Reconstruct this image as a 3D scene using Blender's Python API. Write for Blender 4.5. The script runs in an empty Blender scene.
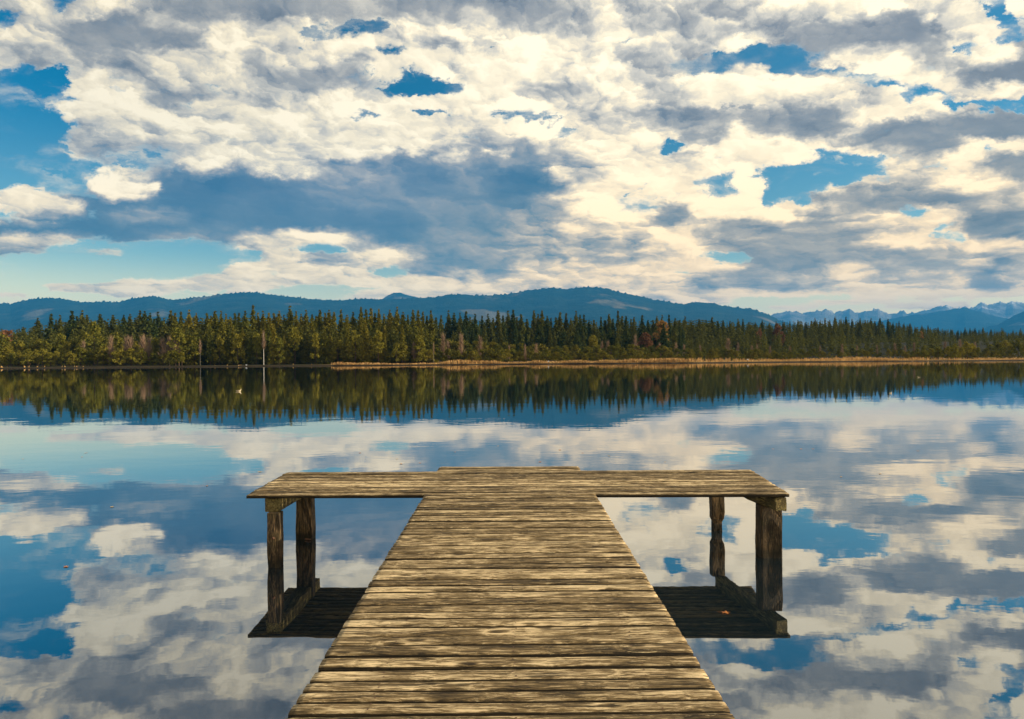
import bpy, math, random
import numpy as np
from mathutils import Vector, Matrix

scene = bpy.context.scene
col = scene.collection
rng = np.random.default_rng(11)
random.seed(5)
SKY_DEBUG = False
SKY_LOW = (1.0, 1.15, 0.88)
SKY_RIM = (3.3, 1.75, 0.95)
SKY_HIGH = (0.0, 0.62, 0.80)
SKY_BRIGHT = (0.30, 0.86, 0.92)

def link(name, data, parent=None, loc=None):
    o = bpy.data.objects.new(name, data); col.objects.link(o)
    if parent is not None: o.parent = parent
    if loc is not None: o.location = loc
    return o

# ------------------------------------------------------------------ camera
W, H, FPX = 1024, 719, 683.0
CAM_Z, ROLL, PITCH = 2.3, math.radians(-0.45), math.radians(-0.08)
cam = bpy.data.cameras.new('camera'); cam.lens = 36.0 * FPX / W; cam.sensor_width = 36.0
cam.clip_start = 0.05; cam.clip_end = 200000.0
camo = link('camera', cam)
camo.matrix_world = Matrix.Translation((0, 0, CAM_Z)) @ Matrix.Rotation(math.pi / 2 + PITCH, 4, 'X') @ Matrix.Rotation(ROLL, 4, 'Z')
scene.camera = camo
RM = np.array(camo.matrix_world.to_3x3())

def ray(px, py):
    return RM @ np.array([(px - W / 2) / FPX, (H / 2 - py) / FPX, -1.0])
def on_level(px, py, z):
    d = ray(px, py); return np.array([0, 0, CAM_Z]) + d * ((z - CAM_Z) / d[2])
def at_depth(px, py, y):
    d = ray(px, py); return np.array([0, 0, CAM_Z]) + d * (y / d[1])

# ------------------------------------------------------------------ node helper
class Graph:
    """Small helper that chains shader nodes."""
    def __init__(self, tree):
        self.t = tree
        self.n = tree.nodes
        self.l = tree.links
    def put(self, sock, v):
        if isinstance(v, bpy.types.NodeSocket):
            self.l.new(v, sock)
        elif v is not None:
            if sock.type == 'RGBA' and len(v) == 3:
                v = (*v, 1.0)
            sock.default_value = v
    def m(self, op, a, b=None, c=None, clamp=False):
        n = self.n.new('ShaderNodeMath'); n.operation = op; n.use_clamp = clamp
        self.put(n.inputs[0], a)
        if b is not None: self.put(n.inputs[1], b)
        if c is not None: self.put(n.inputs[2], c)
        return n.outputs[0]
    def v(self, op, a, b=None, scale=None):
        n = self.n.new('ShaderNodeVectorMath'); n.operation = op
        self.put(n.inputs[0], a)
        if b is not None: self.put(n.inputs[1], b)
        if scale is not None: self.put(n.inputs['Scale'], scale)
        return n.outputs['Value'] if op in ('LENGTH', 'DOT_PRODUCT') else n.outputs['Vector']
    def comb(self, x, y, z):
        n = self.n.new('ShaderNodeCombineXYZ')
        for s, q in zip(n.inputs, (x, y, z)): self.put(s, q)
        return n.outputs[0]
    def sep(self, vec):
        n = self.n.new('ShaderNodeSeparateXYZ'); self.put(n.inputs[0], vec)
        return n.outputs
    def rgb(self, col):
        n = self.n.new('ShaderNodeSeparateColor'); self.put(n.inputs[0], col)
        return n.outputs
    def mix(self, f, a, b, kind='RGBA', blend='MIX'):
        n = self.n.new('ShaderNodeMix'); n.data_type = kind
        if kind == 'RGBA': n.blend_type = blend
        i = {'FLOAT': 2, 'VECTOR': 4, 'RGBA': 6}[kind]
        self.put(n.inputs[0], f); self.put(n.inputs[i], a); self.put(n.inputs[i + 1], b)
        return n.outputs[{'FLOAT': 0, 'VECTOR': 1, 'RGBA': 2}[kind]]
    def ramp(self, f, stops, interp='LINEAR'):
        n = self.n.new('ShaderNodeValToRGB'); r = n.color_ramp; r.interpolation = interp
        while len(r.elements) > 1: r.elements.remove(r.elements[-1])
        for i, (p, c) in enumerate(stops):
            e = r.elements[0] if i == 0 else r.elements.new(p)
            e.position = p
            e.color = (*c, 1.0) if len(c) == 3 else c
        self.put(n.inputs[0], f)
        return n.outputs[0]
    def smooth(self, x, lo, hi, a=0.0, b=1.0, kind='SMOOTHSTEP'):
        n = self.n.new('ShaderNodeMapRange'); n.interpolation_type = kind; n.clamp = True
        for s, q in zip(n.inputs[:5], (x, lo, hi, a, b)): self.put(s, q)
        return n.outputs[0]
    def noise(self, vec, scale, detail=5.0, rough=0.55, dist=0.0, dims='3D', out=0, lac=2.0, w=None):
        n = self.n.new('ShaderNodeTexNoise'); n.noise_dimensions = dims
        if vec is not None and dims != '1D': self.put(n.inputs['Vector'], vec)
        if w is not None: self.put(n.inputs['W'], w)
        self.put(n.inputs['Scale'], scale); self.put(n.inputs['Detail'], detail)
        self.put(n.inputs['Roughness'], rough); self.put(n.inputs['Distortion'], dist)
        self.put(n.inputs['Lacunarity'], lac)
        return n.outputs[out]
    def val(self, name, **kw):
        n = self.n.new(name)
        for k, q in kw.items(): setattr(n, k, q)
        return n

def lin(r, g, b):
    """sRGB 0..255 -> linear"""
    f = lambda c: c / 12.92 if c <= 0.04045 else ((c + 0.055) / 1.055) ** 2.4
    return (f(r / 255), f(g / 255), f(b / 255))

# ------------------------------------------------------------------ sky
SUN_EL, SUN_AZ = 17.0, 92.0      # degrees; azimuth clockwise from the viewing direction (+Y)
SKY_STRENGTH = 0.078

# weather chart: at each row of elevation, 32 steps of azimuth: cloud cover and cloud brightness, 0..9
CHART = [
 # (tan elevation, cover, brightness x10)
 (0.525, '69598999999999999999999999999937', [60,60,70,80,70,50,40,40,35,40,45,50,50,45,40,45,50,55,60,60,55,70,70,70,80,85,80,70,80,80,75,90]),
 (0.481, '79889999977536899999999999999987', [70,70,50,35,35,45,50,65,80,80,80,75,80,65,70,55,60,60,70,75,65,55,50,75,55,45,50,40,35,50,85,80]),
 (0.437, '99799999999987999999952233789999', [75,70,70,65,55,65,80,65,60,70,55,60,85,85,80,80,80,80,75,70,70,60,35,35,35,40,80,80,50,70,50,30]),
 (0.393, '00388847999943699999998678741133', [70,70,70,80,80,75,55,80,70,50,60,80,75,75,85,80,85,75,70,65,80,80,85,80,85,65,75,80,70,70,70,70]),
 (0.349, '10067789788997659689999999999999', [70,70,70,80,70,70,80,85,85,75,75,80,85,80,80,80,90,90,80,65,50,50,55,60,45,50,70,85,70,50,40,50]),
 (0.305, '00155677888999999999799899779978', [70,70,70,70,65,70,65,75,75,80,85,70,50,40,45,45,40,50,75,80,75,65,80,85,85,90,70,45,40,45,85,70]),
 (0.262, '00069999999999999999984710136889', [70,70,70,45,55,30,25,20,30,40,40,35,35,35,30,35,25,40,65,80,85,90,85,80,80,80,80,80,80,70,60,55]),
 (0.218, '76399999999999999999899979995899', [80,80,70,20,20,25,30,35,30,25,25,28,30,33,35,42,50,65,85,85,60,75,90,80,85,60,60,75,80,75,70,65]),
 (0.174, '99678888889999999999999999999799', [55,65,65,45,40,40,45,55,65,60,45,25,25,28,35,45,55,60,60,65,85,80,70,55,45,45,60,70,80,75,65,60]),
 (0.130, '00000013788878999999999999999999', [70,70,70,70,70,70,70,75,80,75,70,75,60,70,55,55,60,65,60,65,75,75,60,55,55,80,70,55,60,55,65,70]),
 (0.102, '01456677422678898889999999999999', [80,80,80,80,80,75,75,75,80,80,80,80,80,80,75,70,65,70,70,70,65,70,70,70,65,80,80,75,75,70,55,80]),
 (0.080, '00111122112345678887776333222222', [80]*32),
 (0.050, '00000000000000112222211111111111', [80]*32),
]


# weather features seen over the lake: (x, y, half width, half height, cover or None, brightness or None[, tilt])
# given in steps of 1/683 of the view direction, x to the east of 512, y down from the top of the chart
FEATURES = [
 # main dark bank and its paler parts
 (150,205,78,24,9,2.1),(118,214,50,20,9,2.5),(90,226,30,12,9,2.7),(250,200,65,24,9,2.2),(225,237,60,7,9,4.2),(120,222,30,8,9,2.6),(300,215,80,26,9,2.7),(400,232,95,36,9,2.6),(400,192,90,20,9,3.6),(330,172,60,10,9,4.3),(455,200,70,22,9,3.5),
 (525,182,34,16,9,2.3),(480,250,60,26,9,3.9),(560,240,50,36,9,5.6),(600,250,60,22,9,6.0),(590,215,40,14,9,7.4),(540,214,26,6,9,4.6),(150,215,40,6,9,4.0),(370,160,40,5,9,4.6),(470,162,60,8,9,4.2),
 # left: blue gap, small bank, streaks
 (22,128,66,46,0,None),(30,168,70,32,0,None),(88,172,20,24,1,None),(95,135,18,12,4,7),(6,14,8,6,0,None),(67,5,6,6,0,None),(57,73,10,7,1,None),(40,215,90,5,1,None),(95,148,34,12,5,7),(150,148,40,8,6,7.4),
 (26,200,36,9,9,8.4),(62,208,18,4,9,8.0),(40,222,12,2,8,8),(25,229,44,5,9,2.6),(70,231,30,5,9,2.4),(25,242,55,7,9,7.0),(28,254,56,4,9,3.6),(100,252,62,4,9,5.6),(150,251,20,1.5,8,4),(112,243,50,3,2,None),(150,248,90,2.5,3,None),
 (100,268,200,9,0,None),(40,262,60,3,0,None),(200,256,60,6,0,None),(262,249,36,5,1,None),(60,280,80,6,0,None),(60,297,240,6,0,None),
 (110,180,12,13,9,9),(126,189,22,7,9,8.6),(25,4,18,5,9,7.5),(30,50,30,14,9,7),(20,45,26,5,9,5.4),(45,25,22,16,9,7.4),
 # upper left: bright heads, grey bellies, slits of blue
 (95,10,28,8,9,8),(120,28,56,11,9,3.3),(160,36,50,7,9,3.8),(100,46,30,7,9,3.9),(75,34,8,10,7,4),(130,64,50,8,9,5.4),(110,68,30,8,9,5.6),(190,60,45,9,9,8.2),(215,70,22,9,9,7.6),(170,18,28,5,9,7.6),(185,22,30,10,9,5.2),
 (235,8,60,9,9,3.5),(330,7,140,10,9,4.3),(240,35,26,16,9,7),(285,30,34,10,9,8.3),(100,80,28,8,9,8.1),(120,106,60,11,9,8.3),(80,112,12,6,8,8),(175,95,30,6,7,5),(215,90,14,7,2,None),(198,101,16,5,4,5),(110,122,26,5,4,7),
 (115,134,40,6,9,8),(215,103,30,8,9,8.4),(235,125,30,10,9,8.4),(200,118,30,7,8,7.6),(180,150,40,10,8,6.6),(130,150,40,9,5,6.5),(225,150,18,6,8,8.3),(205,165,30,5,9,8.3),(240,140,10,5,4,7),
 (311,33,16,5,0,None),(336,39,6,5,0,None),(364,26,22,5,0,None),(352,30,10,5,1,None),(388,29,14,4,1,None),(396,49,12,6,0,None),(374,40,7,6,9,8.6),(390,40,14,5,9,8.3),(410,68,7,10,2,None),(418,83,24,9,0,None),(402,92,8,4,0,None),(446,84,12,9,0,None),
 (430,42,14,4,3,None),(450,44,14,4,4,6),(480,46,20,4,5,6),(355,108,8,3,1,None),(364,112,10,3,1,None),(366,130,13,3,1,None),(462,133,14,5,0,None),(440,116,9,4,1,None),(486,124,14,5,2,None),(497,108,10,8,4,8),(265,123,12,4,2,None),(282,123,8,3,2,None),(330,158,7,5,4,4),
 (345,42,18,8,9,8.8),(270,72,26,10,9,5.8),(325,82,48,13,9,5.1),(300,92,40,8,9,5.4),(355,62,22,5,9,5.0),(300,55,36,8,9,7.6),(385,70,18,12,9,8.6),(440,58,28,9,9,8.6),(470,72,36,6,9,7.4),(500,70,30,14,9,8.4),(400,103,60,6,9,8.4),(340,100,40,8,9,7.8),(430,125,60,5,9,8.4),(300,130,60,14,9,8.2),(350,150,30,8,9,8.4),(270,150,40,8,9,7.4),(380,142,60,6,9,8.2),(290,168,30,4,9,7.8),(450,157,14,2,9,8.2),(495,152,12,2,9,8),
 (470,24,60,14,9,4.8),(540,20,60,16,9,5.2),(430,30,34,8,9,6.8),(460,34,60,4,9,7.5),(600,28,40,9,9,7.2),(560,40,50,6,9,6.6),
 # upper right
 (545,50,50,10,9,8),(640,42,50,10,9,8),(520,85,30,10,9,8.3),(590,75,30,5,9,7.8),(635,82,34,8,9,5.8),(570,92,50,7,9,6.8),(525,113,16,4,1,None),(536,117,8,4,2,None),(570,129,10,4,1,None),(560,118,30,4,9,8.6),(530,130,30,6,9,8.8),(610,120,30,10,9,7),
 (660,55,26,8,9,7),(690,30,40,8,9,6.8),(720,25,40,8,9,5.2),(760,10,40,8,9,7.4),(745,42,38,7,9,8.4,0.3),(685,68,10,6,3,None),(702,80,16,7,2,None),(725,70,26,9,1,None),(762,58,34,8,1,None),(795,64,40,9,2,3.4),(830,70,30,7,3,3.8),(870,80,30,7,1,None),(905,92,40,8,0,None),(960,104,44,7,0,None),(1005,98,30,5,0,None),
 (720,85,22,7,9,8.6),(790,84,44,5,9,8.8),(748,78,20,6,9,8.4),(845,58,24,8,9,8.4),(885,66,26,8,9,8.2),(945,80,50,6,9,8.4),(985,90,40,5,9,8.4),(890,98,12,6,9,8.3),(930,103,8,4,8,8.6),
 (880,26,66,15,9,3.2),(825,26,50,10,9,4.6),(790,12,60,8,9,7.8),(870,6,50,6,9,8.2),(960,20,30,14,9,8.4),(1000,68,40,13,9,2.9),(985,52,30,8,9,7.6),(930,55,18,5,9,4.6),(1004,14,14,15,0,None),(1020,6,10,8,9,8.8),(999,36,8,5,1,None),(966,46,6,4,1,None),(985,30,12,8,9,8.8),
 (690,118,44,9,9,4.2),(722,126,56,9,9,4.9),(650,121,30,7,9,5.2),(660,100,50,8,9,7.2),(735,100,40,6,9,8.4),(660,143,18,4,1,None),(668,146,7,5,0,None),(690,154,11,5,9,4.2),(640,135,22,5,9,8.6),(620,150,40,9,9,7.8),(745,140,24,12,9,8.8),(747,152,5,3,2,None),
 (835,110,30,8,9,4.0),(808,128,48,6,9,4.2),(820,96,50,6,9,8.2),(880,115,30,6,9,8.4),(780,150,50,10,9,8.8),(850,140,30,7,9,8.4),(900,118,36,4,9,8.6),(960,112,26,4,9,8.6),(828,150,8,3,2,None),
 (1000,124,58,12,9,3.2),(935,130,50,7,9,3.5),(888,142,50,7,9,3.9),(940,150,44,6,9,4.2),(1000,146,34,6,9,8.4),(900,158,20,7,9,7),(1012,166,36,9,9,3.5),(965,160,20,6,9,8.4),(993,150,6,4,3,None),
 # middle: glow, blue window
 (716,180,15,8,0,None),(726,190,8,5,0,None),(640,194,7,3,2,None),(820,180,56,15,0,None),(870,168,46,9,0,None),(785,196,26,9,0,None),(765,184,12,14,0,None),(925,166,22,7,1,None),(905,172,16,5,8,8.2),(750,186,14,20,9,9.2),
 (655,205,56,14,9,8.9),(715,210,34,14,9,9.1),(690,240,60,7,9,8.8),(645,178,34,9,9,8.8),(605,190,28,8,9,8.3),(676,212,18,5,9,4.2),(662,220,8,4,9,3.8),(640,225,18,5,9,5.6),(612,232,30,9,9,6.2),(560,170,16,6,9,8),(680,165,40,10,9,8.2),(740,215,30,8,9,8.9),
 (830,203,50,6,9,8.6,0.28),(890,186,60,5,9,8.4,0.1),(860,202,52,5,9,3.9),(925,199,56,6,9,4.0),(905,190,60,3,9,5.6),(838,207,26,7,9,4.9),(800,212,30,5,9,8.4),(960,180,50,5,9,7.4),(920,212,12,4,1,None),(972,232,28,4,1,None),(950,238,14,3,3,None),(940,222,40,5,9,8.4),(970,210,40,5,9,7.5),
 (808,222,20,5,9,3.8),(732,228,32,4,9,4.6),(762,246,50,11,9,4.8),(800,252,60,13,9,4.2),(832,262,40,9,9,4.6),(862,236,40,6,9,4.8),(900,240,30,6,9,8.4),(1008,222,34,9,9,4.0),(985,232,20,5,9,4.2),(1000,206,40,5,9,5.0),(980,246,30,4,9,8.2),
 (950,263,62,6,9,4.4),(930,255,30,5,9,5.0),(880,272,22,6,9,4.8),(985,283,22,7,9,3.8),(790,282,44,7,9,5.2),(732,277,30,7,9,5.0),(975,263,14,3,9,8.2),(850,272,26,7,9,8.2),(920,282,30,5,9,7.8),(1015,275,20,6,9,8),
 (720,259,20,4,0,None),(708,264,8,4,2,None),(680,268,44,7,9,8.5),(640,270,24,6,9,7.4),(620,286,40,6,9,6.0),(545,256,14,4,9,4.8),(560,270,40,6,9,7.6),(640,284,30,5,9,8.0),(700,283,26,4,9,5.4),
 # low band
 (320,264,50,12,9,8.3),(284,256,16,9,9,8.5),(352,268,22,12,9,7.6),(322,257,22,4,9,4.8),(300,283,66,5,9,8.0),(300,240,60,5,9,8.0),(315,249,24,3,0,None),(385,258,30,8,9,7.6),(390,272,14,3,1,None),(400,281,60,3,9,8.3),(465,277,14,5,9,7.4),(455,288,70,3,9,8.2),(340,290,40,2.5,1,None),(280,291,60,4,0,None),
 (245,272,16,8,9,8.3),(240,284,36,6,9,8.2),(180,287,44,3.5,9,8.2),(140,287,40,4.5,8,8.0),(205,279,20,2,8,8),(125,291,14,2,8,8),(70,287,24,2.3,8,7.8),(8,295,12,1.3,8,8.2),(225,294,20,2,5,8.2),(395,296,40,2,8,8.4),
 (520,284,30,5,9,6.6),(560,284,60,6,9,7.0),(860,296,180,3.2,9,8.6),(700,297,60,3,9,8.4),(760,302,70,2.5,2,None),(880,303.5,200,3,0,None),(860,310,220,5,0,None),(830,302,20,1.2,7,8.5),(878,300.5,26,1.8,8,8.6),(930,305,32,1.1,8,8.8),(796,308,18,1.4,6,8.6),(640,301,80,4,9,7.6),
]

NCOL = 96
def chart_tables():
    """the weather chart as rows of (tan elevation, cover, brightness), coarse rows first, then the features laid over them"""
    rows_v = np.concatenate([np.linspace(0.545, 0.16, 34), np.linspace(0.152, 0.052, 16)])
    U, V = np.meshgrid(np.linspace(-0.75, 0.75, NCOL), rows_v)
    base = sorted(CHART)
    vb = np.array([b[0] for b in base]); cb = np.array([[int(c) for c in b[1]] for b in base], float); lb = np.array([b[2] for b in base], float) / 10
    ub = np.linspace(-0.75, 0.75, 32)
    cov = np.zeros_like(U); lum = np.zeros_like(U)
    for i, v in enumerate(rows_v):
        c = np.array([np.interp(v, vb, cb[:, k]) for k in range(32)]); l = np.array([np.interp(v, vb, lb[:, k]) for k in range(32)])
        cov[i] = np.interp(U[i], ub, c); lum[i] = np.interp(U[i], ub, l)
    for ft in FEATURES:
        px, py, rx, ry, c, l = ft[:6]; tilt = ft[6] if len(ft) > 6 else 0.0
        d = ray(px, py); cu, cv = d[0] / d[1], d[2] / d[1]
        du = (U - cu) * 683.0; dv = (V - cv) * 683.0
        a = du * math.cos(tilt) + dv * math.sin(tilt); b = -du * math.sin(tilt) + dv * math.cos(tilt)
        q = np.sqrt((a / (rx + 4)) ** 2 + (b / (ry + 2.5)) ** 2)
        w = np.clip((1.38 - q) / 0.72, 0, 1); w = w * w * (3 - 2 * w)
        wc = np.clip((1.75 - q) / 1.25, 0, 1); wc = wc * wc * (3 - 2 * wc)
        if c is not None:
            wc = wc if c < 8 else w
            cov = cov * (1 - wc) + c * wc
        if l is not None: lum = lum * (1 - w) + l * w
    return rows_v, np.clip(cov / 9, 0, 1), np.clip(lum / 9, 0, 1)

def build_sky():
    world = bpy.data.worlds.new('World'); scene.world = world
    world.use_nodes = True
    t = world.node_tree; t.nodes.clear()
    g = Graph(t)
    out = g.val('ShaderNodeOutputWorld'); bg = g.val('ShaderNodeBackground')
    g.l.new(bg.outputs[0], out.inputs[0])
    d = g.val('ShaderNodeTexCoord').outputs['Generated']
    x, y, z = g.sep(d)
    zc = g.m('MAXIMUM', z, 0.0)
    hyp = g.m('SQRT', g.m('ADD', g.m('MULTIPLY', x, x), g.m('MULTIPLY', y, y)))
    tan_el = g.m('DIVIDE', zc, g.m('MAXIMUM', hyp, 0.02))
    # azimuth folded into four mirrored quarters, so the weather goes all the way round
    az = g.m('ARCTAN2', x, y)
    fold = g.m('SUBTRACT', g.m('PINGPONG', g.m('ADD', az, math.pi * 0.25 + math.pi * 2), math.pi / 2), math.pi / 4)
    U = g.m('TANGENT', fold)
    V = g.m('DIVIDE', tan_el, g.m('COSINE', fold))
    # cloud-layer coordinates (a curved layer overhead, so clouds flatten towards the horizon)
    Q = g.comb(g.m('MULTIPLY', fold, 1.45), g.m('MULTIPLY', g.m('LOGARITHM', g.m('ADD', zc, 0.25), math.e), -1.6), 0.0)
    warp = g.noise(g.comb(g.m('MULTIPLY', U, 1.0), g.m('MULTIPLY', V, 1.5), 3.1), 11.0, 4, 0.6, out=1)
    wx, wy, _ = g.rgb(warp)
    fine = g.noise(g.comb(U, g.m('MULTIPLY', V, 1.4), 7.7), 42.0, 4, 0.65, out=1)
    fx, fy, _ = g.rgb(fine)
    Uw = g.m('ADD', U, g.m('MULTIPLY', g.m('SUBTRACT', wx, 0.5), 0.06))
    Vw = g.m('ADD', V, g.m('MULTIPLY', g.m('SUBTRACT', wy, 0.5), g.smooth(V, 0.06, 0.4, 0.006, 0.045)))
    Uw = g.m('ADD', Uw, g.m('MULTIPLY', g.m('SUBTRACT', fx, 0.5), 0.045))
    Vw = g.m('ADD', Vw, g.m('MULTIPLY', g.m('SUBTRACT', fy, 0.5), g.smooth(V, 0.06, 0.3, 0.008, 0.032)))
    rows_v, cov_t, lum_t = chart_tables()
    bounds = [(k0, min(k0 + 31, NCOL - 1)) for k0 in range(0, NCOL - 1, 31)]
    def row_group(i):
        # a colour ramp holds 32 stops, so each row is cut into neighbouring ramps
        t2 = bpy.data.node_groups.new('chart_row', 'ShaderNodeTree')
        t2.interface.new_socket('position', in_out='INPUT', socket_type='NodeSocketFloat')
        t2.interface.new_socket('chart', in_out='OUTPUT', socket_type='NodeSocketColor')
        h = Graph(t2); gi = h.val('NodeGroupInput'); go = h.val('NodeGroupOutput')
        r = None
        for k0, k1 in bounds:
            stops = [((k - k0) / (k1 - k0), (cov_t[i, k], lum_t[i, k], 0.0)) for k in range(k0, k1 + 1)]
            a_, b_ = k0 / (NCOL - 1), k1 / (NCOL - 1)
            q = h.ramp(h.smooth(gi.outputs[0], a_, b_, 0.0, 1.0, 'LINEAR'), stops, 'LINEAR')
            r = q if r is None else h.mix(h.m('GREATER_THAN', gi.outputs[0], a_), r, q)
        h.l.new(r, go.inputs[0])
        return t2
    fu = g.m('DIVIDE', g.m('ADD', Uw, 0.75), 1.5)
    chart = None
    for j, v0 in enumerate(rows_v):
        tree_ = row_group(j)
        n = g.val('ShaderNodeGroup'); n.node_tree = tree_; g.put(n.inputs[0], fu); r = n.outputs[0]
        chart = r if chart is None else g.mix(g.smooth(Vw, v0, rows_v[j - 1], 1.0, 0.0, 'LINEAR'), chart, r)
    cov, lum, _ = g.rgb(chart)
    # billows: cauliflower heads (cells) broken up by turbulence
    wob = g.noise(Q, 6.0, 6, 0.65, out=1, dims='2D')
    Qd = g.v('ADD', Q, g.v('SCALE', g.v('SUBTRACT', wob, (0.5, 0.5, 0.5)), scale=0.11))
    def heads(vec, scale, detail, rough):
        n = g.val('ShaderNodeTexVoronoi', feature='F1', voronoi_dimensions='2D', normalize=True)
        g.put(n.inputs['Vector'], vec); n.inputs['Scale'].default_value = scale
        n.inputs['Detail'].default_value = detail; n.inputs['Roughness'].default_value = rough
        return g.m('SUBTRACT', 1.0, n.outputs['Distance'])
    def billow(vec, fine):
        a = g.noise(vec, 5.5, fine, 0.6, dims='2D')
        b = heads(vec, 8.0, 2.0, 0.5)
        return g.m('ADD', g.m('MULTIPLY', a, 0.62), g.m('MULTIPLY', b, 0.38))
    n0 = billow(Qd, 8)
    n1 = billow(g.v('ADD', Qd, (0.03, -0.035, 0.0)), 5)      # a step towards the light
    nb = g.m('SUBTRACT', n0, 0.54)
    # little breaks where the deck of cloud is thinner
    crumb = g.noise(Qd, 13.0, 5, 0.6, dims='2D')
    cov = g.m('SUBTRACT', cov, g.m('MULTIPLY', g.smooth(crumb, 0.57, 0.72), g.m('MULTIPLY', g.smooth(lum, 0.62, 0.8), 0.34)))
    dens = g.m('ADD', g.m('MULTIPLY', g.m('SUBTRACT', cov, 0.5), 2.6), g.m('MULTIPLY', nb, 7.0))
    alpha = g.smooth(dens, -0.45, 0.65)
    cirrus = g.noise(g.comb(g.m('MULTIPLY', U, 3.0), g.m('MULTIPLY', V, 9.0), g.m('MULTIPLY', U, 2.0)), 2.0, 6, 0.6, 0.6)
    veil = g.m('MULTIPLY', g.smooth(dens, -1.3, 0.1, 0.0, 0.75), g.smooth(cirrus, 0.38, 0.78))
    alpha = g.m('MAXIMUM', alpha, veil)
    def domes(scale, vec):
        n = g.val('ShaderNodeTexVoronoi', feature='SMOOTH_F1', voronoi_dimensions='2D')
        g.put(n.inputs['Vector'], vec); n.inputs['Scale'].default_value = scale; n.inputs['Smoothness'].default_value = 0.25
        off = g.v('SUBTRACT', vec, n.outputs['Position'])
        return g.v('DOT_PRODUCT', off, (0.5 * scale, -0.85 * scale, 0.0))
    puff = g.m('ADD', g.m('MULTIPLY', domes(7.5, Qd), 0.20), g.m('ADD', g.m('MULTIPLY', domes(17.0, Qd), 0.15), g.m('MULTIPLY', domes(38.0, Qd), 0.08)))
    alpha = g.m('MULTIPLY', alpha, g.smooth(tan_el, 0.03, 0.06))
    relief = g.m('MULTIPLY', g.m('SUBTRACT', n0, n1), g.smooth(lum, 0.28, 0.7, 0.25, 2.0))
    calm = g.smooth(lum, 0.84, 0.98, 1.0, 0.35)
    relief = g.m('ADD', relief, g.m('MULTIPLY', puff, g.smooth(lum, 0.28, 0.75, 0.12, 1.0)))
    edge = g.smooth(dens, 0.0, 0.5, 0.2, 0.0)
    L = g.m('ADD', g.m('ADD', lum, g.m('MULTIPLY', relief, calm)), edge)
    L = g.m('ADD', L, g.m('MULTIPLY', nb, g.m('MULTIPLY', g.smooth(lum, 0.25, 0.8, -0.2, -0.7), calm)))
    L = g.m('SUBTRACT', L, 0.005, clamp=True)
    cloud = g.ramp(L, [(0.0, lin(32, 62, 92)), (0.2, lin(62, 97, 128)), (0.36, lin(103, 123, 142)), (0.54, lin(158, 158, 158)),
                       (0.72, lin(205, 197, 182)), (0.88, lin(247, 231, 198)), (1.0, lin(266, 250, 216))])
    grey = g.ramp(L, [(0.0, lin(72, 76, 84)), (0.2, lin(98, 102, 110)), (0.36, lin(130, 132, 136)), (0.54, lin(164, 161, 156)),
                      (0.72, lin(205, 197, 182)), (0.88, lin(247, 231, 198)), (1.0, lin(266, 250, 216))])
    blueness = g.m('MULTIPLY', g.smooth(Vw, 0.42, 0.27, 0.12, 1.0), g.smooth(Uw, 0.05, 0.35, 1.0, 0.22))
    cloud = g.mix(blueness, grey, cloud)
    warm = g.smooth(tan_el, 0.04, 0.30, 1.0, 0.0)
    cloud = g.v('SCALE', cloud, scale=g.m('SUBTRACT', 1.0, g.m('MULTIPLY', g.smooth(Uw, 0.15, -0.6, 0.0, 0.15), g.smooth(Vw, 0.22, 0.34))))
    # towards the low sun behind thin cloud, south of the middle, the light is golden
    glow = g.m('MULTIPLY', g.smooth(fold, -0.25, 0.12), g.smooth(tan_el, 0.46, 0.16))
    cloud = g.mix(glow, cloud, g.v('MULTIPLY', cloud, (1.13, 1.04, 0.90)))
    cloud = g.mix(warm, cloud, g.v('MULTIPLY', cloud, (1.22, 1.02, 0.72)))
    # clear sky
    sky = g.val('ShaderNodeTexSky', sky_type='NISHITA', sun_disc=False, sun_elevation=math.radians(SUN_EL),
                sun_rotation=math.radians(SUN_AZ), altitude=600.0, air_density=1.0, dust_density=0.4, ozone_density=2.0)
    if SKY_DEBUG: clear = sky.outputs[0]
    else:
        clear = g.v('MULTIPLY', sky.outputs[0], g.mix(g.smooth(tan_el, 0.08, 0.36), SKY_LOW, g.mix(g.smooth(fold, -0.35, 0.3), SKY_HIGH, SKY_BRIGHT)))
    clear = g.v('MULTIPLY', clear, g.mix(g.smooth(tan_el, 0.05, 0.16), SKY_RIM, (1, 1, 1)))
    col = g.mix(alpha, clear, g.v('SCALE', cloud, scale=10.0))
    g.l.new(col, bg.inputs['Color']); bg.inputs['Strength'].default_value = SKY_STRENGTH
    # the clear-air glow is smooth, so a small map is enough for sampling the sky as a light
    world.cycles.sampling_method = 'MANUAL'; world.cycles.sample_map_resolution = 512
# ------------------------------------------------------------------ objects
def tag(o, label=None, cat=None, group=None, kind=None):
    if label: o['label'] = label
    if cat: o['category'] = cat
    if group: o['group'] = group
    if kind: o['kind'] = kind
    return o

def mesh_from(name, verts, faces, mats, smooth=False, fmat=None):
    me = bpy.data.meshes.new(name)
    if isinstance(verts, np.ndarray): verts = verts.tolist()
    me.from_pydata(verts, [], faces)
    for m in (mats if isinstance(mats, (list, tuple)) else [mats]): me.materials.append(m)
    if fmat is not None: me.polygons.foreach_set('material_index', fmat)
    if smooth: me.polygons.foreach_set('use_smooth', [True] * len(me.polygons))
    me.update()
    return me

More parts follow.
